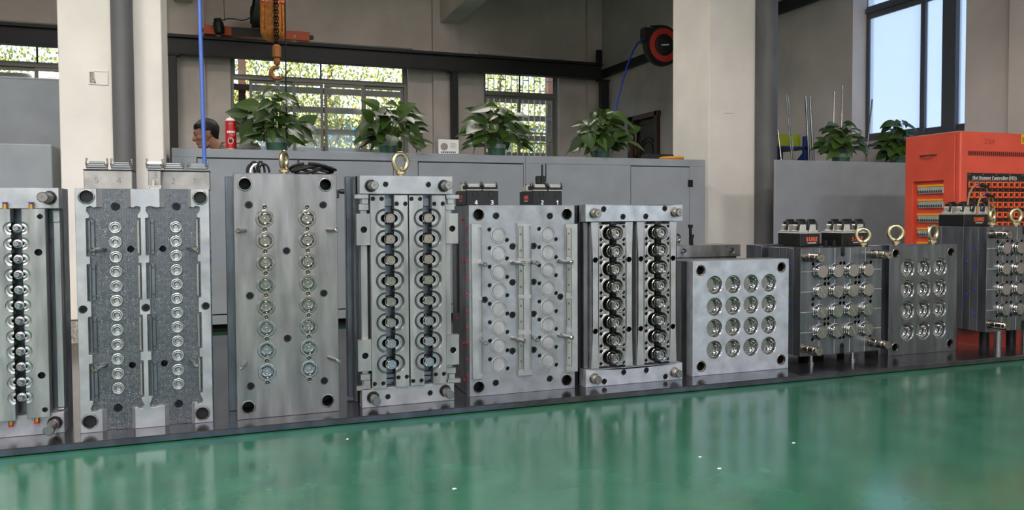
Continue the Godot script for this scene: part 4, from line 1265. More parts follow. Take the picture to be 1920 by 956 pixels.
func build_molds() -> void:
	split_mold_left()
	milled_mold()
	cavity_mold_sixteen()
	slider_mold_sixteen()
	disc_mold()
	scallop_mold()
	var c16 := []
	var r16 := []
	for k in 4:
		c16.append(0.1285 + 0.1115 * k)
		r16.append(0.1275 + 0.110 * k)
	var p := cup_mold("cup_mold", "square pale steel mould plate with four rows of four round polished cups", Vector3(2.210, H, -3.386), 0.589, 0.581, c16, r16, 0.0465, [[0.046, 0.535], [0.541, 0.537], [0.050, 0.048], [0.543, 0.048]], M.silver, 0.055)
	part(p, "spacer_plate", bx(0.0, 0, -0.105, 0.587, 0.579, -0.056, 0.0015), M.grey_steel)
	part(p, "clamp_plate", bx(-0.002, 0, -0.16, 0.587, 0.580, -0.107, 0.0015), M.steel)
	var c8 := []
	var r8 := []
	for k in 4:
		c8.append(0.1245 + 0.1055 * k)
		r8.append(0.128 + 0.1095 * k)
	var q := core_mold("core_mold", "grey steel mould raised on two short rods, sixteen polished round cores, blue plugs on flank", Vector3(2.895, H + 0.050, -3.41), 0.560, 0.583, c8, r8, [[0.041, 0.534], [0.504, 0.540], [0.034, 0.042], [0.497, 0.049]], [-0.056, -0.112, -0.168, -0.262], false)
	for k in 4:
		plug(q, Vector3(0.0, 0.20 + k * 0.105 - 0.02, -0.085), M.blue_plug, -1)
	part(q, "clamp_plate", bx(-0.02, 0.0, -0.44, 0.54, 0.59, -0.30, 0.002), M.grey_steel)
	part(q, "pillar_block", bx(0.02, 0.01, -0.30, 0.52, 0.575, -0.264, 0.002), M.dark_steel)
	terminal(q, 0.132, 0.270, -0.35, -0.16, 0.583, 2, true)
	terminal(q, 0.375, 0.565, -0.27, -0.105, 0.583, 2, true)
	eye_ring(q, Vector3(0.452, 0.583, -0.03), -0.55, 1.0)
	for x in [0.255, 0.312]:
		part(q, "top_bolt", lathe_mesh("tbolt", v2([0.013, 0, 0.013, 0.006, 0.0085, 0.007, 0.0085, 0.018, 0.0115, 0.018, 0.0115, 0.034, 0.005, 0.034, 0.005, 0.026, 0, 0.026]), 14), M.bolt, Vector3(x, 0.583, -0.10), Basis(Vector3.RIGHT, -PI / 2))
	for x in [0.10, 0.385]:
		part(q, "ejector_rod", lathe_mesh("rod8", v2([0.016, -0.0495, 0.016, -0.038, 0.0095, -0.036, 0.0095, 0.004]), 16), M.polished, Vector3(x, 0, -0.03), Basis(Vector3.RIGHT, -PI / 2))
	part(q, "support_block", bx(0.20, -0.0495, -0.25, 0.34, 0.0, -0.20, 0.001), M.black)
	part(q, "support_block", bx(0.45, -0.0495, -0.22, 0.555, 0.0, -0.16, 0.001), M.dark_steel)
	var w := cup_mold("cup_mold", "dark grey steel mould plate with twelve polished cups, two gold lifting eyes on top", Vector3(3.560, H, -3.46), 0.520, 0.634, [0.137, 0.261, 0.385], [0.133, 0.2555, 0.378, 0.5005], 0.0532, [[0.049, 0.587], [0.471, 0.586], [0.051, 0.046], [0.473, 0.045]], M.grey_steel, 0.048)
	part(w, "clamp_plate", bx(-0.02, 0, -0.16, 0.515, 0.632, -0.05, 0.002), M.dark_steel)
	eye_ring(w, Vector3(0.070, 0.634, -0.025), -0.50, 1.12)
	eye_ring(w, Vector3(0.352, 0.634, -0.025), 0.10, 1.1)
	var c10 := []
	var r10 := []
	for k in 4:
		c10.append(0.132 + 0.119 * k)
		r10.append(0.1315 + 0.1238 * k)
	var u := core_mold("core_mold", "grey steel mould on stout rods before the red controller, cut by the picture's right edge", Vector3(4.281, H + 0.101, -3.43), 0.62, 0.633, c10, r10, [[0.045, 0.587], [0.575, 0.587], [0.042, 0.047], [0.575, 0.047]], [-0.056, -0.110, -0.159, -0.315], true)
	for b in [[0.50, -0.075], [0.376, -0.075], [0.255, -0.075], [0.1, -0.075], [0.414, -0.133], [0.217, -0.133]]:
		plug(u, Vector3(0.0, b[0], b[1]), M.blue_plug, -1)
	part(u, "clamp_plate", bx(0.0, 0.0, -0.42, 0.60, 0.632, -0.317, 0.002), M.dark_steel)
	terminal(u, 0.004, 0.27, -0.345, -0.16, 0.633, 3, false)
	var tb: Node3D = u.get_node("terminal_box")
	letters(tb, "lettering", "SURE", 0.026, Vector3(0.13, 0.633 + 0.042, -0.1595), M.orange_print)
	part(tb, "print_line", bx(0.10, 0.652, -0.16, 0.16, 0.656, -0.1595), M.white_print)
	eye_ring(u, Vector3(0.075, 0.633, -0.03), 0.38, 1.05)
	eye_ring(u, Vector3(0.275, 0.633, -0.03), -0.25, 1.05)
	# air couplings with brown hoses
	for k in 2:
		var x := 0.11 + 0.05 * k
		var y := 0.633 + (0.26 if k == 0 else 0.20)
		var c := part(u, "air_coupling", lathe_mesh("aircoup", v2([0.006, 0, 0.006, 0.012, 0.011, 0.014, 0.011, 0.050, 0.008, 0.053, 0.008, 0.070, 0, 0.070]), 14), M.black, Vector3(x, y, -0.15), Basis(Vector3.UP, 1.4) * Basis(Vector3.RIGHT, 0.25))
		part(c, "release_ring", lathe_mesh("aircoupr", v2([0.0068, -0.004, 0.0082, -0.003, 0.0082, 0.004, 0.006, 0.005]), 14), M.blue_plug)
		var pth := []
		for i in 12:
			var g := PI * 0.5 + PI * 0.5 * i / 11
			pth.append(Vector3(x + cos(g) * (0.09 - 0.03 * k), y - 0.13 + sin(g) * 0.13, -0.15 - 0.0 * i))
		part(u, "air_hose", MB.new().tube(pth, 0.0055, 8).mesh(), M.hose_brown)
		var p2 := []
		for i in 10:
			var g := PI * 0.42 * i / 9
			p2.append(Vector3(x + 0.07 + sin(g) * 0.045, y - 0.015 - (1 - cos(g)) * 0.22, -0.165))
		part(u, "air_hose", MB.new().tube(p2, 0.0055, 8).mesh(), M.hose_brown)
	for x in [0.19, 0.42]:
		part(u, "rod", lathe_mesh("rod10", v2([0.020, -0.1005, 0.020, 0.0]), 20), M.polished, Vector3(x - 0.05, 0, -0.03), Basis(Vector3.RIGHT, -PI / 2))
		part(u, "foot_post", lathe_mesh("rod10b", v2([0.028, -0.1005, 0.028, 0.0]), 20), M.black, Vector3(x - 0.05, 0, -0.12), Basis(Vector3.RIGHT, -PI / 2))
	# the mould half lying behind the pale cup plate
	var z := thing("mold_half", "low grey steel mould block behind the pale cup plate, two black bolts standing in it", "mold", Vector3(2.55, H, -4.10), "moulds on the bed plate")
	part(z, "top_plate", MB.new().plate(rect(0, 0.555, 0.47, 0.628), [hole(0.06, 0.59, 0.020, 0.003), hole(0.405, 0.59, 0.020, 0.003)], 0.22, 0.002).mesh(), M.steel)
	for x in [0.06, 0.405]:
		part(z, "plate_plug", lathe_mesh("pp", v2([0.0198, -0.003, 0.0175, -0.001, 0.012, -0.0022, 0.006, -0.001, 0, -0.001]), 20), M.grey_steel, Vector3(x, 0.59, 0))
	part(z, "lower_block", bx(0.02, 0, -0.21, 0.45, 0.554, -0.012, 0.002), M.steel)
	eye_ring(z, Vector3(0.08, 0.628, -0.1), 0.35, 0.66, M.pin)
	for b in [[0.155, 0.065], [0.185, 0.125]]:
		part(z, "long_bolt", lathe_mesh("lb%.3f" % b[1], v2([0.0095, 0, 0.0095, b[1] - 0.02, 0.0150, b[1] - 0.02, 0.0150, b[1], 0.0075, b[1], 0.0075, b[1] - 0.01, 0, b[1] - 0.01]), 14), M.bolt, Vector3(b[0], 0.628, -0.06 if b[1] < 0.1 else -0.12), Basis(Vector3.RIGHT, -PI / 2))

# ---------------------------------------------------------------- the hall
func wall_with(outline: PackedVector2Array, openings: Array, thick: float, xf: Transform3D) -> ArrayMesh:
	var hs := []
	for o in openings:
		hs.append({"poly": o, "d": thick})
	return MB.new().plate(outline, hs, thick, 0.0005, xf, false).mesh()

func casement(root: Node3D, called: String, x0: float, x1: float, y0: float, y1: float, z: float, w: float, m: Material, glass: Material, deep := 0.03) -> void:
	# one glazed sash: four rails and its pane
	var b := MB.new()
	b.box(Vector3((x0 + x1) / 2, y0 + w / 2, z), Vector3(x1 - x0, w, deep), 0.003)
	b.box(Vector3((x0 + x1) / 2, y1 - w / 2, z), Vector3(x1 - x0, w, deep), 0.003)
	b.box(Vector3(x0 + w / 2, (y0 + y1) / 2, z), Vector3(w, y1 - y0 - 2 * w, deep), 0.003)
	b.box(Vector3(x1 - w / 2, (y0 + y1) / 2, z), Vector3(w, y1 - y0 - 2 * w, deep), 0.003)
	var s := part(root, called, b.mesh(), m)
	if glass:
		part(s, "pane", bx(x0 + w - 0.004, y0 + w - 0.004, z - 0.002, x1 - w + 0.004, y1 - w + 0.004, z + 0.002), glass)

func window(n: int, label: String, x0: float, x1: float, y0: float, y1: float, tr: float, mull: float, sashes: Array, xf: Transform3D, m: Material, glass: Material) -> Node3D:
	var t := Node3D.new()
	t.name = "window_%d" % n
	add_child(t, true)
	t.transform = xf
	t.set_meta("kind", "structure")
	t.set_meta("label", label)
	t.set_meta("category", "window")
	var b := MB.new()
	var w := 0.05
	var d := 0.10
	b.box(Vector3((x0 + x1) / 2, y0 + w / 2, 0), Vector3(x1 - x0, w, d), 0.004)
	b.box(Vector3((x0 + x1) / 2, y1 - w / 2, 0), Vector3(x1 - x0, w, d), 0.004)
	b.box(Vector3(x0 + w / 2, (y0 + y1) / 2, 0), Vector3(w, y1 - y0 - 0.002, d + 0.004), 0.004)
	b.box(Vector3(x1 - w / 2, (y0 + y1) / 2, 0), Vector3(w, y1 - y0 - 0.002, d + 0.004), 0.004)
	b.box(Vector3((x0 + x1) / 2, tr, 0), Vector3(x1 - x0 - 0.002, 0.055, d - 0.006), 0.004)
	part(t, "window_frame", b.mesh(), m)
	casement(t, "fanlight", x0 + w, mull + 0.012, tr + 0.03, y1 - w, 0.01, 0.022, m, glass)
	casement(t, "fanlight", mull - 0.012, x1 - w, tr + 0.03, y1 - w, 0.01, 0.022, m, glass)
	for i in sashes.size():
		casement(t, "sash", sashes[i][0], sashes[i][1], y0 + w, tr - 0.028, sashes[i][2], sashes[i][3], m, glass)
	return t

func build_room() -> void:
	struct("floor", bx(-9.2, -0.2, ZB - 0.24, XR + 0.24, 0.0, 9.4), M.floor, "glossy green painted factory floor")
	struct("ground", bx(-40, -0.5, -45, 45, -0.22, 45), M.concrete, "pale concrete yard outside the hall")
	struct("ceiling", bx(-9.2, CEIL, ZB - 0.24, XR + 0.24, CEIL + 0.2, 9.24), M.wall, "plain plastered ceiling of the hall")
	var back := rect(-9.2, 0, XR + 0.24, CEIL)
	struct("wall_back", wall_with(back, [rect(-3.95, 1.2, -1.05, 3.66), rect(0.148, 1.2, 2.984, 3.66), rect(4.334, 1.2, 5.772, 3.66)], 0.24, Transform3D(Basis.IDENTITY, Vector3(0, 0, ZB))), M.wall, "grey plastered back wall behind the crane rail")
	# the right wall: local x runs along +z
	var side := Transform3D(Basis(Vector3.UP, -PI / 2), Vector3(XR, 0, 0))
	struct("wall_right", wall_with(rect(ZB, 0, 9.24, CEIL), [rect(-12.0, 0, -11.04, 2.50), rect(-6.95, 1.62, -5.53, 3.78), rect(0.6, 1.5, 2.9, 4.2), rect(3.5, 1.5, 5.8, 4.2)], 0.30, side), M.wall_grey, "grey plastered right wall with a door and a window")
	struct("wall_left", bx(-9.2, 0, ZB, -8.96, CEIL, 9.24), M.wall, "plain left wall of the hall")
	struct("wall_front", wall_with(rect(-XR - 0.24, 0, 9.2, CEIL), [rect(-5.6, 1.9, -2.2, 4.5), rect(-1.8, 1.9, 1.8, 4.5), rect(2.2, 1.9, 5.6, 4.5)], 0.24, Transform3D(Basis(Vector3.UP, PI), Vector3(0, 0, 9.0))), M.wall, "front wall behind the camera, its high openings shaped to set the light")  # unseen wall, openings set high to dim what the moulds mirror
	# pilasters, lintel ledges
	struct("trim_1", bx(3.40, 0, ZB, 3.85, CEIL, ZB + 0.10), M.wall, "pilaster strip on the back wall between the two windows")
	struct("trim_2", bx(-0.72, 0, ZB, -0.22, CEIL, ZB + 0.10), M.wall, "pilaster strip on the back wall left of the crane")
	struct("trim_3", bx(6.30, 0, ZB, XR, CEIL, ZB + 0.10), M.wall, "pilaster strip in the back right corner")
	struct("trim_4", bx(-0.0, 3.66, ZB, 3.06, 3.70, ZB + 0.06, 0.004), M.wall, "lintel ledge over the wide back window")
	struct("trim_5", bx(4.25, 3.66, ZB, 5.86, 3.70, ZB + 0.06, 0.004), M.wall, "lintel ledge over the barred back window")
	struct("trim_6", bx(-4.05, 3.66, ZB, -0.95, 3.70, ZB + 0.06, 0.004), M.wall, "lintel ledge over the far left window")
	struct("trim_7", bx(XR - 0.05, 0, -5.06, XR, CEIL, -4.3, 0.004), M.wall_grey, "shallow pilaster on the right wall behind the red controller")
	struct("trim_8", bx(XR - 0.05, 1.585, -6.97, XR + 0.2, 1.62, -5.53, 0.004), M.wall_grey, "sill of the tall right window")
	struct("ceiling_beam", bx(3.523, 4.12, ZB, 3.855, CEIL, 8.9, 0.01), M.wall, "concrete ceiling beam right of the chain hoist")
	struct("ceiling_beam", bx(-0.65, 4.108, ZB, -0.377, CEIL, 8.9, 0.01), M.wall, "concrete ceiling beam left of the chain hoist")
	# columns with plastered shafts on raw feet, downpipes before them
	var c := struct("pillar", bx(-0.98, 0.175, -6.42, -0.365, CEIL, -5.80, 0.006), M.column, "white plastered column at the left, grey downpipe on its face")
	part(c, "raw_foot", bx(-0.965, 0, -6.40, -0.38, 0.175, -5.815, 0.01), M.mortar)
	c.set_meta("category", "column")
	var c2 := struct("pillar", bx(4.52, 0.0, -7.32, 5.07, CEIL, -6.65, 0.006), M.column, "white plastered column right of the grey cabinets, grey downpipe beside it")
	c2.set_meta("category", "column")
	solo("downpipe", MB.new().lathe(v2([0.0665, 0.0305, 0.0665, 4.10]), 28, Transform3D(Basis(Vector3.RIGHT, -PI / 2), Vector3.ZERO)).mesh(), M.pipe, Vector3(-0.597, 0.0, -5.725), "round grey downpipe running up the face of the left white column", "pipe", "downpipes at the columns")
	solo("downpipe", MB.new().lathe(v2([0.110, 0, 0.110, CEIL - 0.01]), 28, Transform3D(Basis(Vector3.RIGHT, -PI / 2), Vector3.ZERO)).mesh(), M.pipe, Vector3(5.158, 0.0, -6.60), "round grey downpipe right of the right white column", "pipe", "downpipes at the columns")
	# square mortar patches / blank plates on the columns
	var p1 := solo("wall_plate", MB.new().plate(rect(-0.058, -0.047, 0.058, 0.047), [{"poly": rect(-0.022, -0.036, 0.050, 0.038), "d": 0.004}], 0.008, 0.0015).mesh(), M.column, Vector3(-0.750, 1.760, -5.792), "square blank plate half plastered over on the left white column", "wall plate")
	part(p1, "mortar_smear", MB.new().plate(PackedVector2Array([Vector2(-0.050, -0.036), Vector2(-0.012, -0.040), Vector2(-0.022, -0.010), Vector2(-0.026, 0.036), Vector2(-0.050, 0.034)]), [], 0.004, 0.001).mesh(), M.mortar, Vector3(0, 0, 0.002))
	solo("wall_plate", MB.new().plate(rect(-0.062, -0.058, 0.062, 0.058), [{"poly": rect(-0.05, -0.046, 0.05, 0.046), "d": 0.002}], 0.008, 0.0015).mesh(), M.column, Vector3(4.747, 1.906, -6.642), "square blank plate on the right white column", "wall plate")
	# windows
	var wz := Transform3D(Basis.IDENTITY, Vector3(0, 0, ZB - 0.14))
	window(1, "wide back window of sliding sashes behind the hoist hook, its left sash pushed open", 0.148, 2.984, 1.2, 3.66, 3.054, 1.553, [[0.43, 1.145, -0.02, 0.045], [1.10, 1.585, 0.018, 0.045], [1.602, 2.262, 0.018, 0.05], [2.245, 2.935, -0.02, 0.05]], wz, M.frame, M.pane)
	var w2 := window(2, "narrow back window with white burglar bars outside, behind the third potted plant", 4.334, 5.772, 1.2, 3.66, 3.0, 5.053, [[4.384, 5.07, -0.02, 0.045], [5.02, 5.722, 0.018, 0.045]], wz, M.frame, M.pane)
	window(3, "far left back window above the grey partition", -3.95, -1.05, 1.2, 3.66, 3.072, -2.52, [[-3.90, -2.50, -0.02, 0.05], [-2.56, -1.10, 0.018, 0.05]], wz, M.frame, M.pane)
	var x := 4.40
	var i := 0
	while x < 5.74:
		part(w2, "burglar_bar", MB.new().tube([Vector3(x, 1.22, -0.16), Vector3(x, 3.64, -0.16)], 0.009, 6).mesh(), M.white_print)
		for y in ([3.30, 2.62, 1.78] if i % 2 else [3.12, 2.42, 1.60]):
			part(w2, "burglar_link", bx(x, y - 0.008, -0.168, x + 0.112, y + 0.008, -0.152), M.frame)
		x += 0.112
		i += 1
	for y in [2.34, 2.16]:
		part(w2, "burglar_rail", bx(4.36, y - 0.012, -0.17, 5.75, y + 0.012, -0.15), M.frame)
	for k in 6:
		part(w2, "burglar_brace", MB.new().tube([Vector3(4.45 + k * 0.22, 2.34, -0.16), Vector3(4.56 + k * 0.22, 2.16, -0.16), Vector3(4.67 + k * 0.22, 2.34, -0.16)], 0.010, 6).mesh(), M.frame)
	var wr := Transform3D(Basis(Vector3.UP, -PI / 2), Vector3(XR + 0.22, 0, 0))
	window(4, "tall right window of frosted glass above the plants", -7.02, -5.50, 1.62, 3.78, 3.09, -6.2, [[-6.96, -6.16, 0.015, 0.06], [-6.23, -5.58, -0.02, 0.05]], wr, M.frame_blue, M.frosted)
	part(get_node("window_4"), "centre_stile", bx(-5.96, 1.66, -0.05, -5.80, 3.05, 0.03, 0.004), M.frame_blue)
	# the door at the back of the right wall
	var d := Node3D.new()
	d.name = "door_1"
	add_child(d, true)
	d.transform = Transform3D(Basis(Vector3.UP, -PI / 2), Vector3(XR, 0, 0))
	d.set_meta("kind", "structure")
	d.set_meta("label", "dark brown panelled door with a brown frame in the right wall")
	d.set_meta("category", "door")
	var fr := MB.new()
	fr.box(Vector3(-11.91, 1.25, 0.0), Vector3(0.18, 2.5, 0.14), 0.008)
	fr.box(Vector3(-11.08, 1.25, 0.0), Vector3(0.08, 2.5, 0.14), 0.008)
	fr.box(Vector3(-11.5, 2.46, 0.0), Vector3(0.96, 0.08, 0.14), 0.008)
	part(d, "door_frame", fr.mesh(), M.door_frame)
	var leafm := MB.new()
	leafm.box(Vector3(-11.47, 1.21, -0.04), Vector3(0.70, 2.42, 0.05), 0.004)
	part(d, "door_leaf", leafm.mesh(), M.door)
	var mo := MB.new()
	for s in [0.26, 0.19]:
		var arch := [Vector3(-11.47 - s, 1.30, -0.012)]
		for k in 13:
			var g := PI - PI * k / 12
			arch.append(Vector3(-11.47 + cos(g) * s, 1.78 + sin(g) * s * 0.9 + (0.09 if k % 12 else 0.0), -0.012))
		arch.append(Vector3(-11.47 + s, 1.30, -0.012))
		mo.tube(arch, 0.014, 6)
	mo.tube([Vector3(-11.73, 2.08, -0.012), Vector3(-11.73, 2.34, -0.012), Vector3(-11.21, 2.34, -0.012), Vector3(-11.21, 2.08, -0.012)], 0.012, 6)
	part(d, "panel_moulding", mo.mesh(), M.door)
	for y in [1.0, 1.85]:
		part(d, "hinge", bx(-11.83, y, 0.0, -11.81, y + 0.12, 0.03), M.zinc)
	# dark room behind the door
	struct("wall_passage", bx(XR + 0.25, 0, -12.3, XR + 0.3, 2.8, -10.8), M.door, "dark passage wall behind the brown door")

func build_outside() -> void:
	# rails of a steel shelter and blue sheet fence behind the back windows
	var k := 0
	var nth := ["topmost", "second from top", "third from top", "fourth from top", "lowest"]
	for y in [3.09, 2.75, 2.36, 2.02, 1.62]:
		for seg in [[-4.2, -0.9, "far left"], [-0.4, 3.4, "wide"], [4.0, 6.6, "barred"]]:
			solo("shelter_rail", bx(seg[0], y - 0.05, -14.6, seg[1], y + 0.05, -14.5, 0.006), M.brown, Vector3.ZERO, "brown steel shelter rail outside the %s back window, %s of five" % [seg[2], nth[k]], "rail", "shelter rails outside the back windows")
		k += 1
	for x in [0.35, 3.3, 6.2]:
		solo("shelter_post", bx(x - 0.06, -0.22, -14.72, x + 0.06, 4.2, -14.6, 0.006), M.brown, Vector3.ZERO, "brown steel shelter post outside the back windows, %s" % ("at the wide window's left edge" if x < 1 else ("at the wide window's right edge" if x < 4 else "right of the barred window")), "post", "shelter posts outside the back windows")
	var f := thing("sheet_fence", "blue corrugated sheet fence in the sun behind the trees", "fence", Vector3(0, 0, -18.6))
	var st := MB.new()
	var x := -4.0
	while x < 9.0:
		st.quad(Vector3(x, -0.2, 0), Vector3(x + 0.06, -0.2, 0.05), Vector3(x + 0.06, 3.05, 0.05), Vector3(x, 3.05, 0), Vector3(-0.6, 0, 0.8))
		st.quad(Vector3(x + 0.06, -0.2, 0.05), Vector3(x + 0.12, -0.2, 0.05), Vector3(x + 0.12, 3.05, 0.05), Vector3(x + 0.06, 3.05, 0.05), Vector3.BACK)
		st.quad(Vector3(x + 0.12, -0.2, 0.05), Vector3(x + 0.18, -0.2, 0), Vector3(x + 0.18, 3.05, 0), Vector3(x + 0.12, 3.05, 0.05), Vector3(0.6, 0, 0.8))
		x += 0.18
	part(f, "corrugated_sheet", st.mesh(), mat(Color(0.22, 0.50, 0.85), 0.5))
	part(f, "fence_rail", bx(-4, 3.0, -0.06, 9, 3.1, -0.01), M.frame)
	# trees
	var lf := MB.new()
	lf.tri(Vector3(-0.5, 0, 0), Vector3(0.5, 0, 0.1), Vector3(0, 1.2, 0.15), Vector3(0, 0.2, 1).normalized())
	lf.tri(Vector3(-0.5, 0, 0), Vector3(0, -0.5, 0), Vector3(0.5, 0, 0.1), Vector3(0, -0.2, 1).normalized())
	var lm := lf.mesh()
	var green := mat(Color(0.52, 0.55, 0.13), 0.6)
	green.vertex_color_use_as_albedo = true
	green.albedo_color = Color.WHITE
	green.cull_mode = BaseMaterial3D.CULL_DISABLED
	green.backlight_enabled = true
	green.backlight = Color(0.5, 0.5, 0.12)
	rng.seed = 41
	var where := [[-4.6, -17.2, "far left back window, at its left"], [-2.4, -18.0, "far left back window, at its right"], [0.4, -17.0, "wide back window, at its left"], [2.2, -17.8, "wide back window, at its middle"], [4.3, -17.3, "wide back window, at its right"], [6.2, -17.9, "barred back window, at its left"], [8.3, -17.2, "barred back window, at its right"], [10.6, -18.0, "barred back window, furthest right of all"]]
	for w in where:
		var t := thing("tree", "sunlit yellow-green tree outside the %s" % w[2], "tree", Vector3(w[0], -0.22, w[1]), "trees outside the back windows")
		var tr := MB.new()
		tr.tube([Vector3(0, 0, 0), Vector3(0.06, 1.4, 0.05), Vector3(-0.05, 2.6, 0), Vector3(0.1, 4.6, 0)], 0.13, 9, false, 0.05)
		for b in 5:
			var a := TAU * b / 5 + rng.randf()
			var y := 1.7 + 0.4 * b
			tr.tube([Vector3(0, y, 0), Vector3(cos(a) * 0.6, y + 0.5, sin(a) * 0.5), Vector3(cos(a) * 1.2, y + 0.9, sin(a) * 0.9)], 0.05, 6, false, 0.02)
		part(t, "trunk", tr.mesh(), M.bark)
		var mm := MultiMesh.new()
		mm.transform_format = MultiMesh.TRANSFORM_3D
		mm.use_colors = true
		mm.mesh = lm
		mm.instance_count = 8000
		for i in 8000:
			var d := Vector3(rng.randfn(0, 1), rng.randfn(0, 1), rng.randfn(0, 1)).normalized() * pow(rng.randf(), 0.45)
			var p := Vector3(d.x * 1.55, 3.1 + d.y * 2.5, d.z * 1.2)
			var bs := Basis.from_euler(Vector3(rng.randf_range(-1.3, 0.6), rng.randf() * TAU, rng.randf_range(-0.8, 0.8))).scaled(Vector3.ONE * rng.randf_range(0.03, 0.07))
			mm.set_instance_transform(i, Transform3D(bs, p))
			var c := Color(0.50, 0.48, 0.10).lerp(Color(0.22, 0.30, 0.07), rng.randf())
			if rng.randf() < 0.12:
				c = Color(0.62, 0.55, 0.16)
			mm.set_instance_color(i, c)
		var cr := MultiMeshInstance3D.new()
		cr.name = "crown"
		cr.multimesh = mm
		cr.material_override = green
		cr.set_meta("kind", "stuff")
		t.add_child(cr, true)

func build_bed() -> void:
	solo("bed_plate", MB.new().box(Vector3(1.12, 0.0165, -4.4825), Vector3(10.86, 0.027, 2.555), 0.003).mesh(), M.bed, Vector3.ZERO, "long dark polished steel bed plate under the row of moulds", "bed plate")

func build_cabinets() -> void:
	var z := -6.05
	for k in 2:
		var x0: float = -0.332 if k == 0 else 2.345
		var x1: float = 2.343 if k == 0 else 4.076
		var t := thing("steel_cabinet", "long low grey steel cabinet left of the three, two plants and a spray can on top" if k == 0 else "long low grey steel cabinet ending at the right white column, third and fourth plants on top", "cabinet", Vector3(0, 0, z), "low grey cabinets behind the moulds")
		if k == 0:
			t.set_meta("label", "long low grey steel cabinet by the left column, spray can and box on top")
		else:
			t.set_meta("label", "grey steel cabinet ending at the right white column, yellow ring on top")
		var b := MB.new()
		b.box(Vector3((x0 + x1) / 2, 0.70, -0.27), Vector3(x1 - x0, 1.27, 0.50), 0.004)
		b.box(Vector3((x0 + x1) / 2, 1.302, -0.26), Vector3(x1 - x0, 0.064, 0.52), 0.004)
		part(t, "carcass", b.mesh(), M.cabinet)
		part(t, "plinth", bx(x0 + 0.03, 0.0, -0.48, x1 - 0.03, 0.066, -0.08), M.gap)
		var f := MB.new()
		for r in ([[x0, -0.169], [1.247, 1.440], [2.326, x1]] if k == 0 else [[x0, 2.52], [3.914, x1]]):
			f.box(Vector3((r[0] + r[1]) / 2, 0.67, -0.010), Vector3(r[1] - r[0], 1.204, 0.02), 0.002)
		f.box(Vector3((x0 + x1) / 2, 0.10, -0.010), Vector3(x1 - x0, 0.066, 0.0195), 0.002)
		part(t, "face_frame", f.mesh(), M.cabinet)
		for r in ([[-0.169, 0.529], [0.535, 1.247], [1.440, 2.326]] if k == 0 else [[2.52, 3.313], [3.317, 3.914]]):
			part(t, "reveal", bx(r[0], 0.134, -0.021, r[1], 1.272, -0.019), M.gap)
			var ajar: bool = k == 1 and r[0] < 3.0
			var dr := part(t, "door", bx(r[0] + 0.005, 0.142, -0.019, r[1] - 0.003, 1.263, -0.001, 0.002), M.cabinet, Vector3(0, 0.006 if ajar else 0.0, 0.016 if ajar else 0.0))
			if k == 1 and r[0] > 3.0:
				for y in [0.35, 1.09]:
					part(dr, "hinge", bx(r[1] - 0.022, y, 0.0, r[1] + 0.028, y + 0.062, 0.007, 0.002), M.bolt)
	# the like cabinet at the left end, the panel before the right wall, the partition behind
	var l := thing("steel_cabinet", "grey steel cabinet end behind the left moulds, left of the left white column", "cabinet", Vector3(0, 0, z), "low grey cabinets behind the moulds")
	part(l, "carcass", bx(-3.2, 0.066, -0.9, -1.072, 1.337, 0, 0.006), M.cabinet)
	part(l, "plinth", bx(-3.17, 0, -0.87, -1.10, 0.066, -0.05), M.gap)
	var p := thing("steel_cabinet", "plain grey steel cabinet side under two plants, left of the red controller", "cabinet", Vector3(0, 0, -5.85), "low grey cabinets behind the moulds")
	part(p, "carcass", bx(5.15, 0.066, -0.46, 6.56, 1.333, -0.024, 0.006), M.cabinet)
	part(p, "front_panel", bx(4.676, 0.02, -0.024, 6.56, 1.333, 0, 0.004), M.cabinet)
	part(p, "plinth", bx(5.18, 0, -0.44, 6.53, 0.066, -0.04), M.gap)
	var s := thing("partition_panel", "tall grey partition panel below the far left window", "partition", Vector3(0, 0, -7.5))
	part(s, "panel", bx(-4.4, 0.0, -0.04, -1.0, 1.995, 0, 0.004), M.cabinet)
	part(s, "edge_strip", bx(-4.4, 1.985, -0.045, -1.0, 2.0, 0.004, 0.002), M.cabinet)

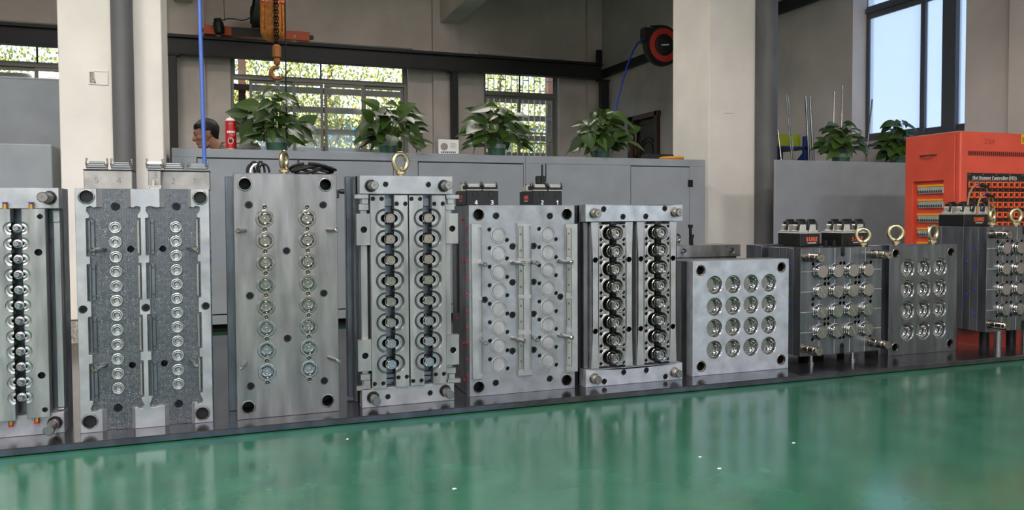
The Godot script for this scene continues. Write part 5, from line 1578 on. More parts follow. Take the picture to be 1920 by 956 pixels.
func build_crane() -> void:
	var zr := ZB + 0.35
	var t := thing("crane_rail_beam", "long black steel crane rail beam along the back wall", "crane beam", Vector3(0, 0, zr))
	var b := MB.new()
	b.box(Vector3(1.0, 3.53, 0), Vector3(10.9, 0.03, 0.17), 0.003)
	b.box(Vector3(1.0, 3.28, 0), Vector3(10.9, 0.022, 0.17), 0.003)
	b.box(Vector3(1.0, 3.405, 0.0), Vector3(10.9, 0.24, 0.03), 0.002)
	part(t, "web_beam", b.mesh(), M.beam)
	part(t, "rail", bx(-4.45, 3.545, -0.03, 6.42, 3.572, 0.03, 0.004), M.beam)
	part(t, "end_stop", bx(6.36, 3.56, -0.045, 6.45, 3.80, 0.045, 0.004), M.black)
	for x in [-0.667, 3.694, 6.50, -4.3]:
		var w := 0.055 if x < 6 else 0.07
		var ps := part(t, "post", bx(x - w, 0, -0.07, x + w, 3.262, 0.06, 0.004), M.beam)
		part(ps, "cap_plate", bx(x - w - 0.05, 3.245, -0.09, x + w + 0.05, 3.268, 0.085, 0.003), M.beam)
	var r := thing("side_rail_beam", "black steel rail along the right wall behind the hose reel", "crane beam", Vector3(XR - 0.06, 0, 0))
	part(r, "beam", bx(-0.05, 3.33, -13.05, 0.05, 3.46, 8.0, 0.004), M.beam)
	# travelling bridge: end carriage on the rail, girder out over the floor
	var c := thing("overhead_crane", "orange end carriage and dark girder of the overhead crane on the rail beam", "crane", Vector3(0, 0, zr))
	part(c, "end_carriage", bx(-0.223, 3.592, -0.07, 1.330, 3.728, 0.07, 0.006), M.crane)
	part(c, "painted_patch", bx(0.17, 3.597, 0.07, 0.66, 3.722, 0.074, 0.002), M.beam_grey)
	for x in [-0.26, 1.36]:
		part(c, "buffer", bx(x - 0.03, 3.63, -0.03, x + 0.03, 3.69, 0.03, 0.006), M.black)
	for x in [-0.02, 1.10]:
		part(c, "wheel", MB.new().lathe(v2([0, -0.02, 0.05, -0.02, 0.05, 0.02, 0, 0.02]), 18, Transform3D(Basis.IDENTITY, Vector3(x, 3.624, 0.0))).mesh(), M.conn)
	part(c, "wheel_bolt", MB.new().lathe(v2([0.014, 0, 0.014, 0.012, 0, 0.014]), 12, Transform3D(Basis.IDENTITY, Vector3(1.10, 3.645, 0.07))).mesh(), M.conn)
	var g := MB.new()
	g.box(Vector3(0.605, 3.75, 9.8), Vector3(0.29, 0.03, 19.5), 0.003)
	g.box(Vector3(0.605, 3.99, 9.8), Vector3(0.29, 0.03, 19.5), 0.003)
	g.box(Vector3(0.605, 3.87, 9.8), Vector3(0.03, 0.23, 19.5), 0.002)
	part(c, "girder", g.mesh(), M.beam_grey)
	part(c, "festoon_box", bx(0.44, 3.79, 0.05, 0.52, 3.99, 0.35, 0.01), M.black)
	var mo := MB.new()
	mo.lathe(v2([0, 0, 0.055, 0.004, 0.07, 0.02, 0.078, 0.10, 0.075, 0.17, 0.06, 0.19, 0.055, 0.23, 0, 0.232]), 16, Transform3D(Basis(Vector3.BACK, 0.14) * Basis(Vector3.RIGHT, -PI / 2), Vector3(0.005, 3.585, 0.14)))
	mo.box(Vector3(0.0, 3.67, 0.09), Vector3(0.09, 0.12, 0.08), 0.01)
	part(c, "travel_motor", mo.mesh(), mat(Color(0.03, 0.10, 0.07), 0.45))
	var cb := []
	for k in 14:
		var f := k / 13.0
		cb.append(Vector3(lerpf(0.03, 0.47, f), 3.79 + 0.11 * f * f + 0.03 * sin(f * 6.0), 0.14))
	part(c, "motor_cable", MB.new().tube(cb, 0.008, 6).mesh(), M.rubber)
	part(c, "power_wire", MB.new().tube([Vector3(0.07, 3.80, 0.06), Vector3(0.07, 5.19, 0.06)], 0.004, 5).mesh(), M.rubber)
	# chain hoist under the girder
	var h := thing("chain_hoist", "chain hoist with a dirty yellow chain bag and an open hook", "hoist", Vector3(0.541, 0, -9.0))
	part(h, "hoist_body", MB.new().box(Vector3(0.06, 3.50, -0.02), Vector3(0.30, 0.28, 0.24), 0.03).mesh(), M.crane)
	part(h, "trolley", MB.new().box(Vector3(0.06, 3.665, -0.02), Vector3(0.36, 0.13, 0.16), 0.012).mesh(), M.beam_grey)
	var bag := MB.new()
	var prof := [[3.205, 0.108, 0.085], [3.13, 0.125, 0.095], [2.95, 0.128, 0.10], [2.84, 0.124, 0.098], [2.79, 0.098, 0.08], [2.755, 0.050, 0.05], [2.742, 0.0, 0.0]]
	for i in prof.size() - 1:
		for k in 24:
			var q := []
			var nn := []
			for e in [[i, k], [i, k + 1], [i + 1, k + 1], [i + 1, k]]:
				var a: float = TAU * e[1] / 24
				var w: Array = prof[e[0]]
				# rounded rectangle section
				var cx := signf(cos(a)) * pow(absf(cos(a)), 0.45)
				var sx := signf(sin(a)) * pow(absf(sin(a)), 0.45)
				q.append(Vector3(cx * w[1], w[0] + (0.0 if e[0] < 4 else 0.0), sx * w[2]))
				nn.append(Vector3(cx, -0.15 if e[0] < 4 else -0.8, sx).normalized())
			bag.quad4(q[0], q[1], q[2], q[3], nn[0], nn[1], nn[2], nn[3])
	part(h, "chain_bag", bag.mesh(), M.bag, Vector3(0, 0, 0))
	var band := MB.new().box(Vector3(0, 3.17, 0), Vector3(0.246, 0.065, 0.19), 0.012)
	part(h, "bag_rim", band.mesh(), M.crane)
	for k in 6:
		part(h, "bag_rivet", MB.new().lathe(v2([0.008, 0, 0.006, 0.004, 0, 0.005]), 8, Transform3D(Basis.IDENTITY, Vector3(-0.10 + 0.04 * k, 3.155, 0.096))).mesh(), M.conn)
	for sx in [-1.0, 1.0]:
		part(h, "bag_seam", MB.new().tube([Vector3(sx * 0.098, 3.13, 0.093), Vector3(sx * 0.102, 2.85, 0.098), Vector3(sx * 0.07, 2.79, 0.07)], 0.0055, 6).mesh(), M.bag)
	var links := MB.new()
	for strand in 2:
		var y := 3.45
		var i := 0
		while y > 2.68:
			var path := []
			for k in 10:
				var a := TAU * k / 10
				path.append(Vector3(cos(a) * 0.013 * (1.0 if i % 2 == 0 else 0.0), y + sin(a) * 0.024, cos(a) * 0.013 * (0.0 if i % 2 == 0 else 1.0)) + Vector3(0.032 + (0.012 if strand else -0.012), 0, 0.125))
			links.tube(path, 0.0058, 5, true)
			y -= 0.034
			i += 1
	part(h, "load_chain", links.mesh(), M.chain)
	var blk := MB.new()
	blk.box(Vector3(0.032, 2.615, 0.125), Vector3(0.088, 0.155, 0.06), 0.022)
	blk.lathe(v2([0, 0, 0.03, 0.0, 0.036, 0.03, 0.034, 0.06, 0, 0.06]), 16, Transform3D(Basis(Vector3.RIGHT, -PI / 2), Vector3(0.032, 2.478, 0.125)))
	part(h, "hook_block", blk.mesh(), M.hook)
	var hk := [Vector3(0.036, 2.49, 0.125), Vector3(0.036, 2.455, 0.125)]
	for k in 17:
		var a := deg_to_rad(78.0 + 262.0 * k / 16.0)
		hk.append(Vector3(0.032 + cos(a) * 0.062, 2.385 + sin(a) * 0.062, 0.125))
	var hr := []
	for k in hk.size():
		hr.append(0.013 + 0.012 * sin(clampf(float(k) / (hk.size() - 1) * 1.12, 0, 1) * PI) - (0.007 if k == hk.size() - 1 else 0.0))
	var hm := MB.new().tube(hk, 0.014, 12, false, -1.0, hr)
	part(h, "hook", hm.mesh(), M.hook)
	part(h, "safety_latch", MB.new().tube([Vector3(0.05, 2.45, 0.125), Vector3(0.075, 2.44, 0.125), Vector3(0.098, 2.385, 0.125)], 0.005, 6).mesh(), M.pin_dark)
	part(h, "pendant_cable", MB.new().tube([Vector3(0.133, 3.6, 0.06), Vector3(0.130, 2.7, 0.06), Vector3(0.126, 1.3, 0.06)], 0.008, 6).mesh(), M.rubber)
	part(h, "pendant_control", MB.new().box(Vector3(0.126, 1.18, 0.06), Vector3(0.06, 0.26, 0.05), 0.012).mesh(), M.black)
	# short sling hanging in the hook
	var sl := MB.new()
	for side in 2:
		for k in 9:
			var path := []
			for j in 10:
				var a := TAU * j / 10
				var fl := 1.0 if k % 2 == 0 else 0.25
				path.append(Vector3(cos(a) * 0.011 * fl, 2.312 - k * 0.030 + sin(a) * 0.021, cos(a) * 0.011 * (1.25 - fl)) + Vector3(-0.012 + 0.024 * side, 0, 0))
			sl.tube(path, 0.0045, 5, true)
	solo("chain_sling", sl.mesh(), M.pin, Vector3(0.575, 0.0, -8.875), "short bright chain sling hanging in the hoist hook", "chain")

# ---------------------------------------------------------------- things about the hall
func leaf_mesh(w: float, l: float, bend: float, fold: float) -> ArrayMesh:
	# heart-shaped leaf, its stalk end at the origin, running along +z, face up
	var b := MB.new()
	var rows := 7
	var pts := []
	for i in rows + 1:
		var f := float(i) / rows
		var half := w * 0.5 * pow(sin(PI * clampf(pow(f, 0.62) * 0.985 + 0.012, 0, 1)), 0.85)
		var z := l * f
		var y := -bend * l * f * f
		pts.append([Vector3(-half, y + fold * half, z - 0.12 * w * (1.0 - f) * (1.0 - f)), Vector3(-half * 0.5, y + fold * half * 0.35 , z), Vector3(0, y, z), Vector3(half * 0.5, y + fold * half * 0.35, z), Vector3(half, y + fold * half, z - 0.12 * w * (1.0 - f) * (1.0 - f))])
	for i in rows:
		for k in 4:
			var A: Vector3 = pts[i][k]
			var B: Vector3 = pts[i][k + 1]
			var C: Vector3 = pts[i + 1][k + 1]
			var D: Vector3 = pts[i + 1][k]
			var m := (C - A).cross(B - D)
			if m.length() < 1e-9:
				continue
			m = m.normalized()
			if m.y < 0:
				m = -m
			b.quad(A, B, C, D, m)
	return b.mesh()

func plant(label: String, at: Vector3, seed_: int, n: int, rx: float, h: float, low: float, lean := 0.0) -> void:
	var t := thing("potted_plant", label, "potted plant", at, "potted plants on the grey cabinets")
	var r := 0.084
	var hgt := 0.125
	part(t, "pot", lathe_mesh("pot", v2([0, 0.0, r * 0.80, 0.0, r * 0.84, 0.004, r, hgt, r * 1.06, hgt, r * 1.06, hgt + 0.012, r * 0.98, hgt + 0.012, r * 0.95, hgt - 0.012, 0, hgt - 0.012]), 28), M.pot, Vector3.ZERO, Basis(Vector3.RIGHT, -PI / 2))
	var band := part(t, "pot_label", lathe_mesh("potband", v2([r * 0.913, 0.058, r * 0.957, 0.092]), 28), M.pot_band, Vector3.ZERO, Basis(Vector3.RIGHT, -PI / 2).scaled(Vector3(1.01, 1.0, 1.01)))
	band.scale = Vector3(1.012, 1.012, 1.0)
	part(t, "soil", lathe_mesh("soil", v2([r * 0.93, hgt - 0.006, 0, hgt]), 20), M.soil, Vector3.ZERO, Basis(Vector3.RIGHT, -PI / 2))
	rng.seed = seed_
	if not cache.has("leaves"):
		cache["leaves"] = [leaf_mesh(0.098, 0.145, 0.25, 0.18), leaf_mesh(0.084, 0.135, 0.40, 0.25), leaf_mesh(0.112, 0.155, 0.12, 0.12), leaf_mesh(0.075, 0.12, 0.30, 0.3)]
	var stems := MB.new()
	for i in n:
		var f := (i + 0.5) / n
		var az := i * 2.399963 + rng.randf_range(-0.3, 0.3)
		var el := asin(clampf(lerpf(low, 1.0, pow(f, 0.9)), -1, 1))
		var rr := 1.0 - 0.55 * pow(rng.randf(), 1.7)
		var p := Vector3(cos(az) * cos(el) * rx * rr + lean * rr, hgt + 0.03 + (sin(el)) * h * rr * (0.8 if el < 0 else 1.0), sin(az) * cos(el) * rx * 0.82 * rr)
		p.y = maxf(p.y, 0.035)
		var out := Vector3(p.x, 0, p.z).normalized()
		var droop := rng.randf_range(-0.35, 0.55) + (0.4 if el < 0.15 else 0.0)
		var tip := (out * cos(droop) + Vector3.DOWN * sin(droop) + Vector3(rng.randf_range(-0.4, 0.4), rng.randf_range(-0.1, 0.25), rng.randf_range(-0.35, 0.35))).normalized()
		var upv := (Vector3.UP * 0.5 + out * 0.6 + Vector3.BACK * 0.5).normalized()
		var xax := upv.cross(tip).normalized()
		var yax := tip.cross(xax).normalized()
		var s := rng.randf_range(0.75, 1.22)
		var base := p - tip * 0.055 * s
		var reach := 0.155 * s
		var over := at.x + maxf(base.x, base.x + tip.x * reach) + 0.05 - XR
		if over > 0.0:
			base.x -= over
		if base.y + tip.y * reach < 0.055:
			base.y = maxf(base.y, 0.07)
			tip.y = (0.055 - base.y) / reach
			tip = tip.normalized()
			xax = upv.cross(tip).normalized()
			yax = tip.cross(xax).normalized()
		part(t, "leaf", cache["leaves"][rng.randi() % 4], M.leaf[rng.randi() % 3], base, Basis(xax, yax, tip).scaled(Vector3.ONE * s))
		var root := Vector3(cos(az) * 0.03, hgt - 0.01, sin(az) * 0.03)
		stems.tube([root, root.lerp(base, 0.5) + Vector3(0, 0.05, 0), base], 0.0026, 5)
	part(t, "stems", stems.mesh(), M.stem)

func nets(caps: Array, lo: Vector3, hi: Vector3, cell: float, k: float, out: MB) -> void:
	# skin over tapered capsules [a, b, ra, rb] joined by a smooth minimum: surface nets
	var nx := int((hi.x - lo.x) / cell) + 2
	var ny := int((hi.y - lo.y) / cell) + 2
	var nz := int((hi.z - lo.z) / cell) + 2
	var val := PackedFloat32Array()
	val.resize(nx * ny * nz)
	val.fill(1.0)
	for c in caps:
		var a: Vector3 = c[0]
		var b: Vector3 = c[1]
		var ra: float = c[2]
		var rb: float = c[3]
		var sq: Vector3 = c[4] if c.size() > 4 else Vector3.ONE
		var ab := b - a
		var den := maxf(ab.length_squared(), 1e-9)
		var m := maxf(ra, rb) * maxf(1.0, maxf(1.0 / sq.x, maxf(1.0 / sq.y, 1.0 / sq.z))) + k * 2.0 + cell
		var mn := (Vector3(minf(a.x, b.x), minf(a.y, b.y), minf(a.z, b.z)) - Vector3.ONE * m - lo) / cell
		var mx := (Vector3(maxf(a.x, b.x), maxf(a.y, b.y), maxf(a.z, b.z)) + Vector3.ONE * m - lo) / cell
		for z in range(maxi(0, int(mn.z)), mini(nz, int(mx.z) + 2)):
			for y in range(maxi(0, int(mn.y)), mini(ny, int(mx.y) + 2)):
				for x in range(maxi(0, int(mn.x)), mini(nx, int(mx.x) + 2)):
					var p := lo + Vector3(x, y, z) * cell
					var h := clampf((p - a).dot(ab) / den, 0.0, 1.0)
					var d := ((p - a - ab * h) * sq).length() - lerpf(ra, rb, h)
					var i := x + nx * (y + ny * z)
					var o := val[i]
					var w := clampf(0.5 + 0.5 * (o - d) / k, 0.0, 1.0)
					val[i] = lerpf(o, d, w) - k * w * (1.0 - w)
	var vid := PackedInt32Array()
	vid.resize(nx * ny * nz)
	vid.fill(-1)
	var vs := PackedVector3Array()
	for z in nz - 1:
		for y in ny - 1:
			for x in nx - 1:
				var i := x + nx * (y + ny * z)
				var neg := 0
				var vv := []
				for e in 8:
					var q := val[i + (e & 1) + nx * (((e >> 1) & 1) + ny * (e >> 2))]
					vv.append(q)
					if q < 0:
						neg += 1
				if neg == 0 or neg == 8:
					continue
				var sum := Vector3.ZERO
				var cnt := 0
				for e in [[0, 1], [2, 3], [4, 5], [6, 7], [0, 2], [1, 3], [4, 6], [5, 7], [0, 4], [1, 5], [2, 6], [3, 7]]:
					var a: float = vv[e[0]]
					var b: float = vv[e[1]]
					if (a < 0) != (b < 0):
						var f := a / (a - b)
						var pa := Vector3(e[0] & 1, (e[0] >> 1) & 1, e[0] >> 2)
						var pb := Vector3(e[1] & 1, (e[1] >> 1) & 1, e[1] >> 2)
						sum += pa.lerp(pb, f)
						cnt += 1
				vid[i] = vs.size()
				vs.append(lo + (Vector3(x, y, z) + sum / cnt) * cell)
	var ns := PackedVector3Array()
	for p in vs:
		var g := (p - lo) / cell
		var x := clampi(int(g.x), 1, nx - 2)
		var y := clampi(int(g.y), 1, ny - 2)
		var z := clampi(int(g.z), 1, nz - 2)
		var i := x + nx * (y + ny * z)
		ns.append(Vector3(val[i + 1] - val[i - 1], val[i + nx] - val[i - nx], val[i + nx * ny] - val[i - nx * ny]).normalized())
	var st := [1, nx, nx * ny]
	for z in range(1, nz - 1):
		for y in range(1, ny - 1):
			for x in range(1, nx - 1):
				var i := x + nx * (y + ny * z)
				for ax in 3:
					if (val[i] < 0) == (val[i + st[ax]] < 0):
						continue
					var u: int = st[(ax + 1) % 3]
					var w: int = st[(ax + 2) % 3]
					var a := vid[i]
					var b := vid[i - u]
					var c := vid[i - u - w]
					var d := vid[i - w]
					if a >= 0 and b >= 0 and c >= 0 and d >= 0:
						out.quad4(vs[a], vs[b], vs[c], vs[d], ns[a], ns[b], ns[c], ns[d])

func build_person() -> void:
	# a man standing behind the cabinets with his head bent, seen in profile facing left
	var t := thing("person", "man with short black hair and grey-brown shirt, head bent, behind the grey cabinet", "person", Vector3(-0.005, 0, -7.1))
	t.scale = Vector3.ONE * 0.97
	var skin := MB.new()
	# head in its own frame: facing -x, tilted down
	var tilt := Transform3D(Basis(Vector3.BACK, 0.20) * Basis(Vector3.UP, 0.12), Vector3(-0.115, 1.575, 0))
	var hc := [
		[Vector3(0.0, 0.035, -0.006), Vector3(0.0, 0.035, 0.006), 0.089, 0.089, Vector3(0.92, 1.0, 1.12)],
		[Vector3(-0.035, -0.02, 0), Vector3(-0.045, -0.075, 0), 0.066, 0.040],
		[Vector3(-0.048, -0.085, 0), Vector3(0.01, -0.055, 0.0), 0.030, 0.045],
		[Vector3(0.02, -0.065, -0.03), Vector3(-0.045, -0.092, -0.012), 0.020, 0.020],
		[Vector3(0.02, -0.065, 0.03), Vector3(-0.045, -0.092, 0.012), 0.020, 0.020],
		[Vector3(-0.090, 0.018, 0), Vector3(-0.108, -0.020, 0), 0.010, 0.0155],
		[Vector3(-0.098, -0.022, -0.012), Vector3(-0.098, -0.022, 0.012), 0.010, 0.010],
		[Vector3(-0.083, 0.028, -0.030), Vector3(-0.083, 0.028, 0.030), 0.014, 0.014],
		[Vector3(-0.088, -0.048, -0.016), Vector3(-0.088, -0.048, 0.016), 0.0085, 0.0085],
		[Vector3(-0.085, -0.062, -0.014), Vector3(-0.085, -0.062, 0.014), 0.0090, 0.0090],
		[Vector3(-0.076, -0.092, -0.006), Vector3(-0.076, -0.092, 0.006), 0.017, 0.017],
		[Vector3(-0.070, -0.015, 0.040), Vector3(-0.050, -0.020, 0.052), 0.020, 0.020],
		[Vector3(-0.070, -0.015, -0.040), Vector3(-0.050, -0.020, -0.052), 0.020, 0.020],
		[Vector3(0.012, 0.014, 0.081), Vector3(0.004, -0.024, 0.079), 0.013, 0.009],
		[Vector3(0.012, 0.014, -0.081), Vector3(0.004, -0.024, -0.079), 0.013, 0.009],
	]
	var head := MB.new()
	nets(hc, Vector3(-0.16, -0.15, -0.13), Vector3(0.13, 0.16, 0.13), 0.0042, 0.011, head)
	for i in head.v.size():
		skin.v.append(tilt * head.v[i])
		skin.n.append(tilt.basis * head.n[i])
	nets([[Vector3(-0.085, 1.545, 0), Vector3(0.01, 1.42, 0), 0.054, 0.052]], Vector3(-0.2, 1.3, -0.15), Vector3(0.15, 1.65, 0.15), 0.009, 0.02, skin)
	var body := part(t, "body", skin.mesh(), M.skin)
	# eyes and brows
	for s in [-1.0, 1.0]:
		part(body, "eye", MB.new().lathe(v2([0, -0.007, 0.0055, -0.0045, 0.007, 0.0, 0.0055, 0.0045, 0, 0.007]), 12, tilt * Transform3D(Basis.IDENTITY, Vector3(-0.0865, 0.012, s * 0.031)), 0, TAU, true).mesh(), M.hair)
		part(body, "eyebrow", MB.new().tube([tilt * Vector3(-0.096, 0.032, s * 0.014), tilt * Vector3(-0.096, 0.039, s * 0.030), tilt * Vector3(-0.084, 0.034, s * 0.046)], 0.0042, 6).mesh(), M.hair)
	var hair := MB.new()
	var hh := MB.new()
	nets([
		[Vector3(0.012, 0.052, -0.008), Vector3(0.012, 0.052, 0.008), 0.094, 0.094, Vector3(0.90, 1.0, 1.12)],
		[Vector3(-0.060, 0.088, -0.035), Vector3(-0.060, 0.088, 0.035), 0.026, 0.026],
		[Vector3(0.062, 0.02, -0.03), Vector3(0.060, -0.035, -0.02), 0.042, 0.030],
		[Vector3(0.062, 0.02, 0.03), Vector3(0.060, -0.035, 0.02), 0.042, 0.030],
	], Vector3(-0.16, -0.12, -0.14), Vector3(0.16, 0.20, 0.14), 0.0055, 0.012, hh)
	for i in range(0, hh.v.size(), 3):
		var mid := (hh.v[i] + hh.v[i + 1] + hh.v[i + 2]) / 3.0
		# leave the face and the ears free
		if mid.x < -0.045 and mid.y < 0.062:
			continue
		if mid.x < 0.028 and mid.y < 0.030:
			continue
		for j in 3:
			hair.v.append(tilt * hh.v[i + j])
			hair.n.append(tilt.basis * hh.n[i + j])
	part(t, "hair", hair.mesh(), M.hair)
	var sh := MB.new()
	nets([
		[Vector3(0.095, 1.425, -0.16), Vector3(0.095, 1.425, 0.16), 0.066, 0.066],
		[Vector3(0.05, 1.36, -0.06), Vector3(0.09, 1.05, -0.06), 0.115, 0.10],
		[Vector3(0.05, 1.36, 0.06), Vector3(0.09, 1.05, 0.06), 0.115, 0.10],
		[Vector3(0.030, 1.462, 0), Vector3(0.095, 1.42, 0), 0.064, 0.098],
		[Vector3(0.09, 1.05, -0.06), Vector3(0.09, 0.92, -0.06), 0.10, 0.105],
		[Vector3(0.09, 1.05, 0.06), Vector3(0.09, 0.92, 0.06), 0.10, 0.105],
		[Vector3(0.04, 1.38, 0.19), Vector3(0.0, 1.18, 0.23), 0.060, 0.050],
		[Vector3(0.04, 1.38, -0.19), Vector3(0.0, 1.18, -0.23), 0.060, 0.050],
	], Vector3(-0.2, 0.75, -0.36), Vector3(0.3, 1.6, 0.36), 0.014, 0.03, sh)
	part(t, "shirt", sh.mesh(), M.shirt)
	var arms := MB.new()
	for s in [-1.0, 1.0]:
		var el := Vector3(0.0, 1.12, s * 0.235)
		var wr := Vector3(-0.22, 1.08, s * 0.17)
		nets([[Vector3(0.0, 1.18, s * 0.23), el, 0.045, 0.040], [el, wr, 0.040, 0.027], [wr, Vector3(-0.29, 1.07, s * 0.15), 0.026, 0.030, Vector3(1, 1.4, 1)]], Vector3(-0.36, 0.98, s * 0.2 - 0.12), Vector3(0.1, 1.28, s * 0.2 + 0.12), 0.010, 0.015, arms)
		for f in 4:
			var z: float = s * 0.15 + (f - 1.5) * 0.019
			var l: float = [0.062, 0.072, 0.068, 0.055][f]
			var b0 := Vector3(-0.315, 1.068, z)
			arms.tube([b0, b0 + Vector3(-l * 0.5, -0.004, 0), b0 + Vector3(-l * 0.85, -0.026, 0), b0 + Vector3(-l * 0.95, -0.044, 0)], 0.0088, 8, false, 0.007)
		arms.tube([Vector3(-0.25, 1.072, s * 0.125), Vector3(-0.285, 1.062, s * 0.105), Vector3(-0.315, 1.05, s * 0.105)], 0.010, 8, false, 0.008)
	part(body, "forearms", arms.mesh(), M.skin)
	var tr := MB.new()
	nets([
		[Vector3(0.09, 0.93, -0.07), Vector3(0.08, 0.50, -0.10), 0.098, 0.066], [Vector3(0.08, 0.50, -0.10), Vector3(0.11, 0.10, -0.10), 0.064, 0.050],
		[Vector3(0.09, 0.93, 0.07), Vector3(0.08, 0.50, 0.10), 0.098, 0.066], [Vector3(0.08, 0.50, 0.10), Vector3(0.11, 0.10, 0.10), 0.064, 0.050],
	], Vector3(-0.1, 0.02, -0.26), Vector3(0.3, 1.1, 0.26), 0.016, 0.03, tr)
	part(t, "trousers", tr.mesh(), M.trousers)
	for s in [-1.0, 1.0]:
		part(t, "shoe", MB.new().box(Vector3(0.06, 0.045, s * 0.10), Vector3(0.27, 0.09, 0.095), 0.03).mesh(), M.rubber)

func build_clutter() -> void:
	var top := 1.336
	plant("potted pothos beside the red spray can, under the hoist hook", Vector3(0.385, top, -6.16), 5, 78, 0.265, 0.29, -0.45, -0.03)
	plant("potted pothos second from the left, with one large leaf reaching right", Vector3(1.225, top, -6.16), 12, 76, 0.280, 0.28, -0.48, 0.03)
	plant("potted pothos before the barred back window, right of the small white box", Vector3(2.128, top, -6.16), 23, 72, 0.270, 0.27, -0.45, 0.01)
	plant("potted pothos trailing left of the dark door, nearest the right white column", Vector3(3.092, top, -6.16), 31, 80, 0.285, 0.28, -0.52, 0.03)
	plant("potted pothos on the plain grey cabinet, before the leaning steel rods", Vector3(5.66, 1.333, -6.10), 44, 70, 0.25, 0.25, -0.36, -0.02)
	plant("potted pothos half hidden behind the red controller, under the tall window", Vector3(6.31, 1.333, -6.04), 52, 60, 0.19, 0.29, -0.42, 0.0)
	# spray can
	var c := thing("spray_can", "red spray can with white dome and nozzle, on the cabinet left of the first plant", "spray can", Vector3(0.065, top, -6.15))
	var up := Basis(Vector3.RIGHT, -PI / 2)
	part(c, "can", lathe_mesh("can", v2([0, 0, 0.037, 0, 0.0385, 0.003, 0.0385, 0.208, 0.037, 0.211]), 28), M.red_can, Vector3.ZERO, up)
	part(c, "dome", lathe_mesh("dome", v2([0.0375, 0.210, 0.036, 0.216, 0.026, 0.228, 0.012, 0.234, 0.012, 0.240, 0, 0.240]), 24), M.white_print, Vector3.ZERO, up)
	part(c, "nozzle", lathe_mesh("nozzle", v2([0.007, 0.238, 0.008, 0.256, 0.006, 0.262, 0, 0.262]), 14), M.white_print, Vector3.ZERO, up)
	for r in [[0.075, 0.0], [0.118, 0.0]]:
		part(c, "base_ring", lathe_mesh("canring", v2([0.0387, 0.003, 0.0387, 0.008]), 24), M.conn, Vector3.ZERO, up)
		break
	# printed matter on the can: pale characters, an emblem
	for i in 5:
		part(c, "printed_character", MB.new().box(Vector3(0, 0, 0.0388), Vector3(0.010, 0.016, 0.0006)).mesh(), M.white_print, Vector3(0, 0.128, 0), Basis(Vector3.UP, -0.62 + 0.31 * i))
	for i in 6:
		part(c, "printed_line", MB.new().box(Vector3(0, 0, 0.0388), Vector3(0.006, 0.006, 0.0006)).mesh(), M.pot_band, Vector3(0, 0.104 + (0.006 if i % 2 else 0.0), 0), Basis(Vector3.UP, 0.0 + 0.16 * i))
	for i in 4:
		part(c, "printed_line", MB.new().box(Vector3(0, 0, 0.0388), Vector3(0.007, 0.007, 0.0006)).mesh(), M.pot_band, Vector3(0, 0.188, 0), Basis(Vector3.UP, -0.3 + 0.2 * i))
	var em := MB.new()
	em.tube([Vector3(-0.020, 0.062, 0.0365), Vector3(-0.012, 0.084, 0.0380), Vector3(0.004, 0.086, 0.0385), Vector3(0.016, 0.070, 0.0360), Vector3(0.012, 0.046, 0.0372), Vector3(-0.006, 0.040, 0.0385), Vector3(-0.018, 0.048, 0.0360)], 0.0022, 6, true)
	part(c, "emblem_ring", em.mesh(), M.white_print)
	part(c, "emblem", MB.new().box(Vector3(-0.003, 0.062, 0.0378), Vector3(0.024, 0.018, 0.003), 0.001).mesh(), M.bolt)
	# silver bag behind the can
	var bg := MB.new()
	nets([[Vector3(-0.06, 0.03, 0), Vector3(0.07, 0.032, 0), 0.045, 0.05], [Vector3(-0.02, 0.05, 0.01), Vector3(0.05, 0.06, -0.01), 0.035, 0.03], [Vector3(0.09, 0.03, 0.02), Vector3(0.10, 0.02, -0.02), 0.03, 0.03]], Vector3(-0.15, -0.03, -0.1), Vector3(0.18, 0.13, 0.1), 0.01, 0.01, bg)
	solo("wrapped_bundle", bg.mesh(), M.conn, Vector3(0.16, top + 0.018, -6.46), "crumpled silvery bundle on the cabinet behind the spray can", "bundle")
	# small white box
	var b := thing("carton", "small white printed carton with a dark side, between the second and third plants", "box", Vector3(1.705, top, -6.15), "", -0.12)
	part(b, "box", bx(-0.082, 0, -0.085, 0.082, 0.112, 0.085, 0.002), M.carton)
	part(b, "side_print", bx(-0.0835, 0.004, -0.083, -0.082, 0.108, 0.083), M.wall_grey)
	part(b, "flap", bx(-0.083, 0.100, -0.086, 0.083, 0.1135, 0.086, 0.001), M.carton)
	part(b, "printed_disc", MB.new().lathe(v2([0.030, 0, 0.030, 0.0006, 0.026, 0.0006, 0.026, 0.0003, 0.012, 0.0003, 0.012, 0.0008, 0, 0.0008]), 24, Transform3D(Basis.IDENTITY, Vector3(-0.036, 0.056, 0.085))).mesh(), M.frame)
	for i in 4:
		part(b, "printed_line", bx(0.012, 0.045 + 0.012 * i, 0.085, 0.066 - 0.01 * (i % 2), 0.049 + 0.012 * i, 0.0856), M.frame)
	for i in 8:
		part(b, "printed_character", bx(-0.06 + 0.015 * i, 0.008, 0.085, -0.050 + 0.015 * i, 0.019, 0.0857), M.bolt)
	# yellow ring and a dark green case by the column
	var ring := []
	for k in 28:
		ring.append(Vector3(cos(TAU * k / 28) * 0.098, 0.013, sin(TAU * k / 28) * 0.098))
	solo("hose_ring", MB.new().tube(ring, 0.013, 8, true).mesh(), mat(Color(0.85, 0.55, 0.08), 0.5), Vector3(3.80, top, -6.17), "yellow-orange ring lying on the cabinet beside the right white column", "ring")
	solo("tool_case", MB.new().box(Vector3(0, 0.032, 0), Vector3(0.26, 0.064, 0.16), 0.006).mesh(), mat(Color(0.03, 0.07, 0.06), 0.5), Vector3(3.80, top, -6.42), "flat dark green case on the cabinet behind the yellow ring", "case")
	# hose reel hung from the right wall
	var r := thing("hose_reel", "red and black hose reel on the right wall, a blue hose running from it", "hose reel", Vector3(5.775, 3.187, -9.6))
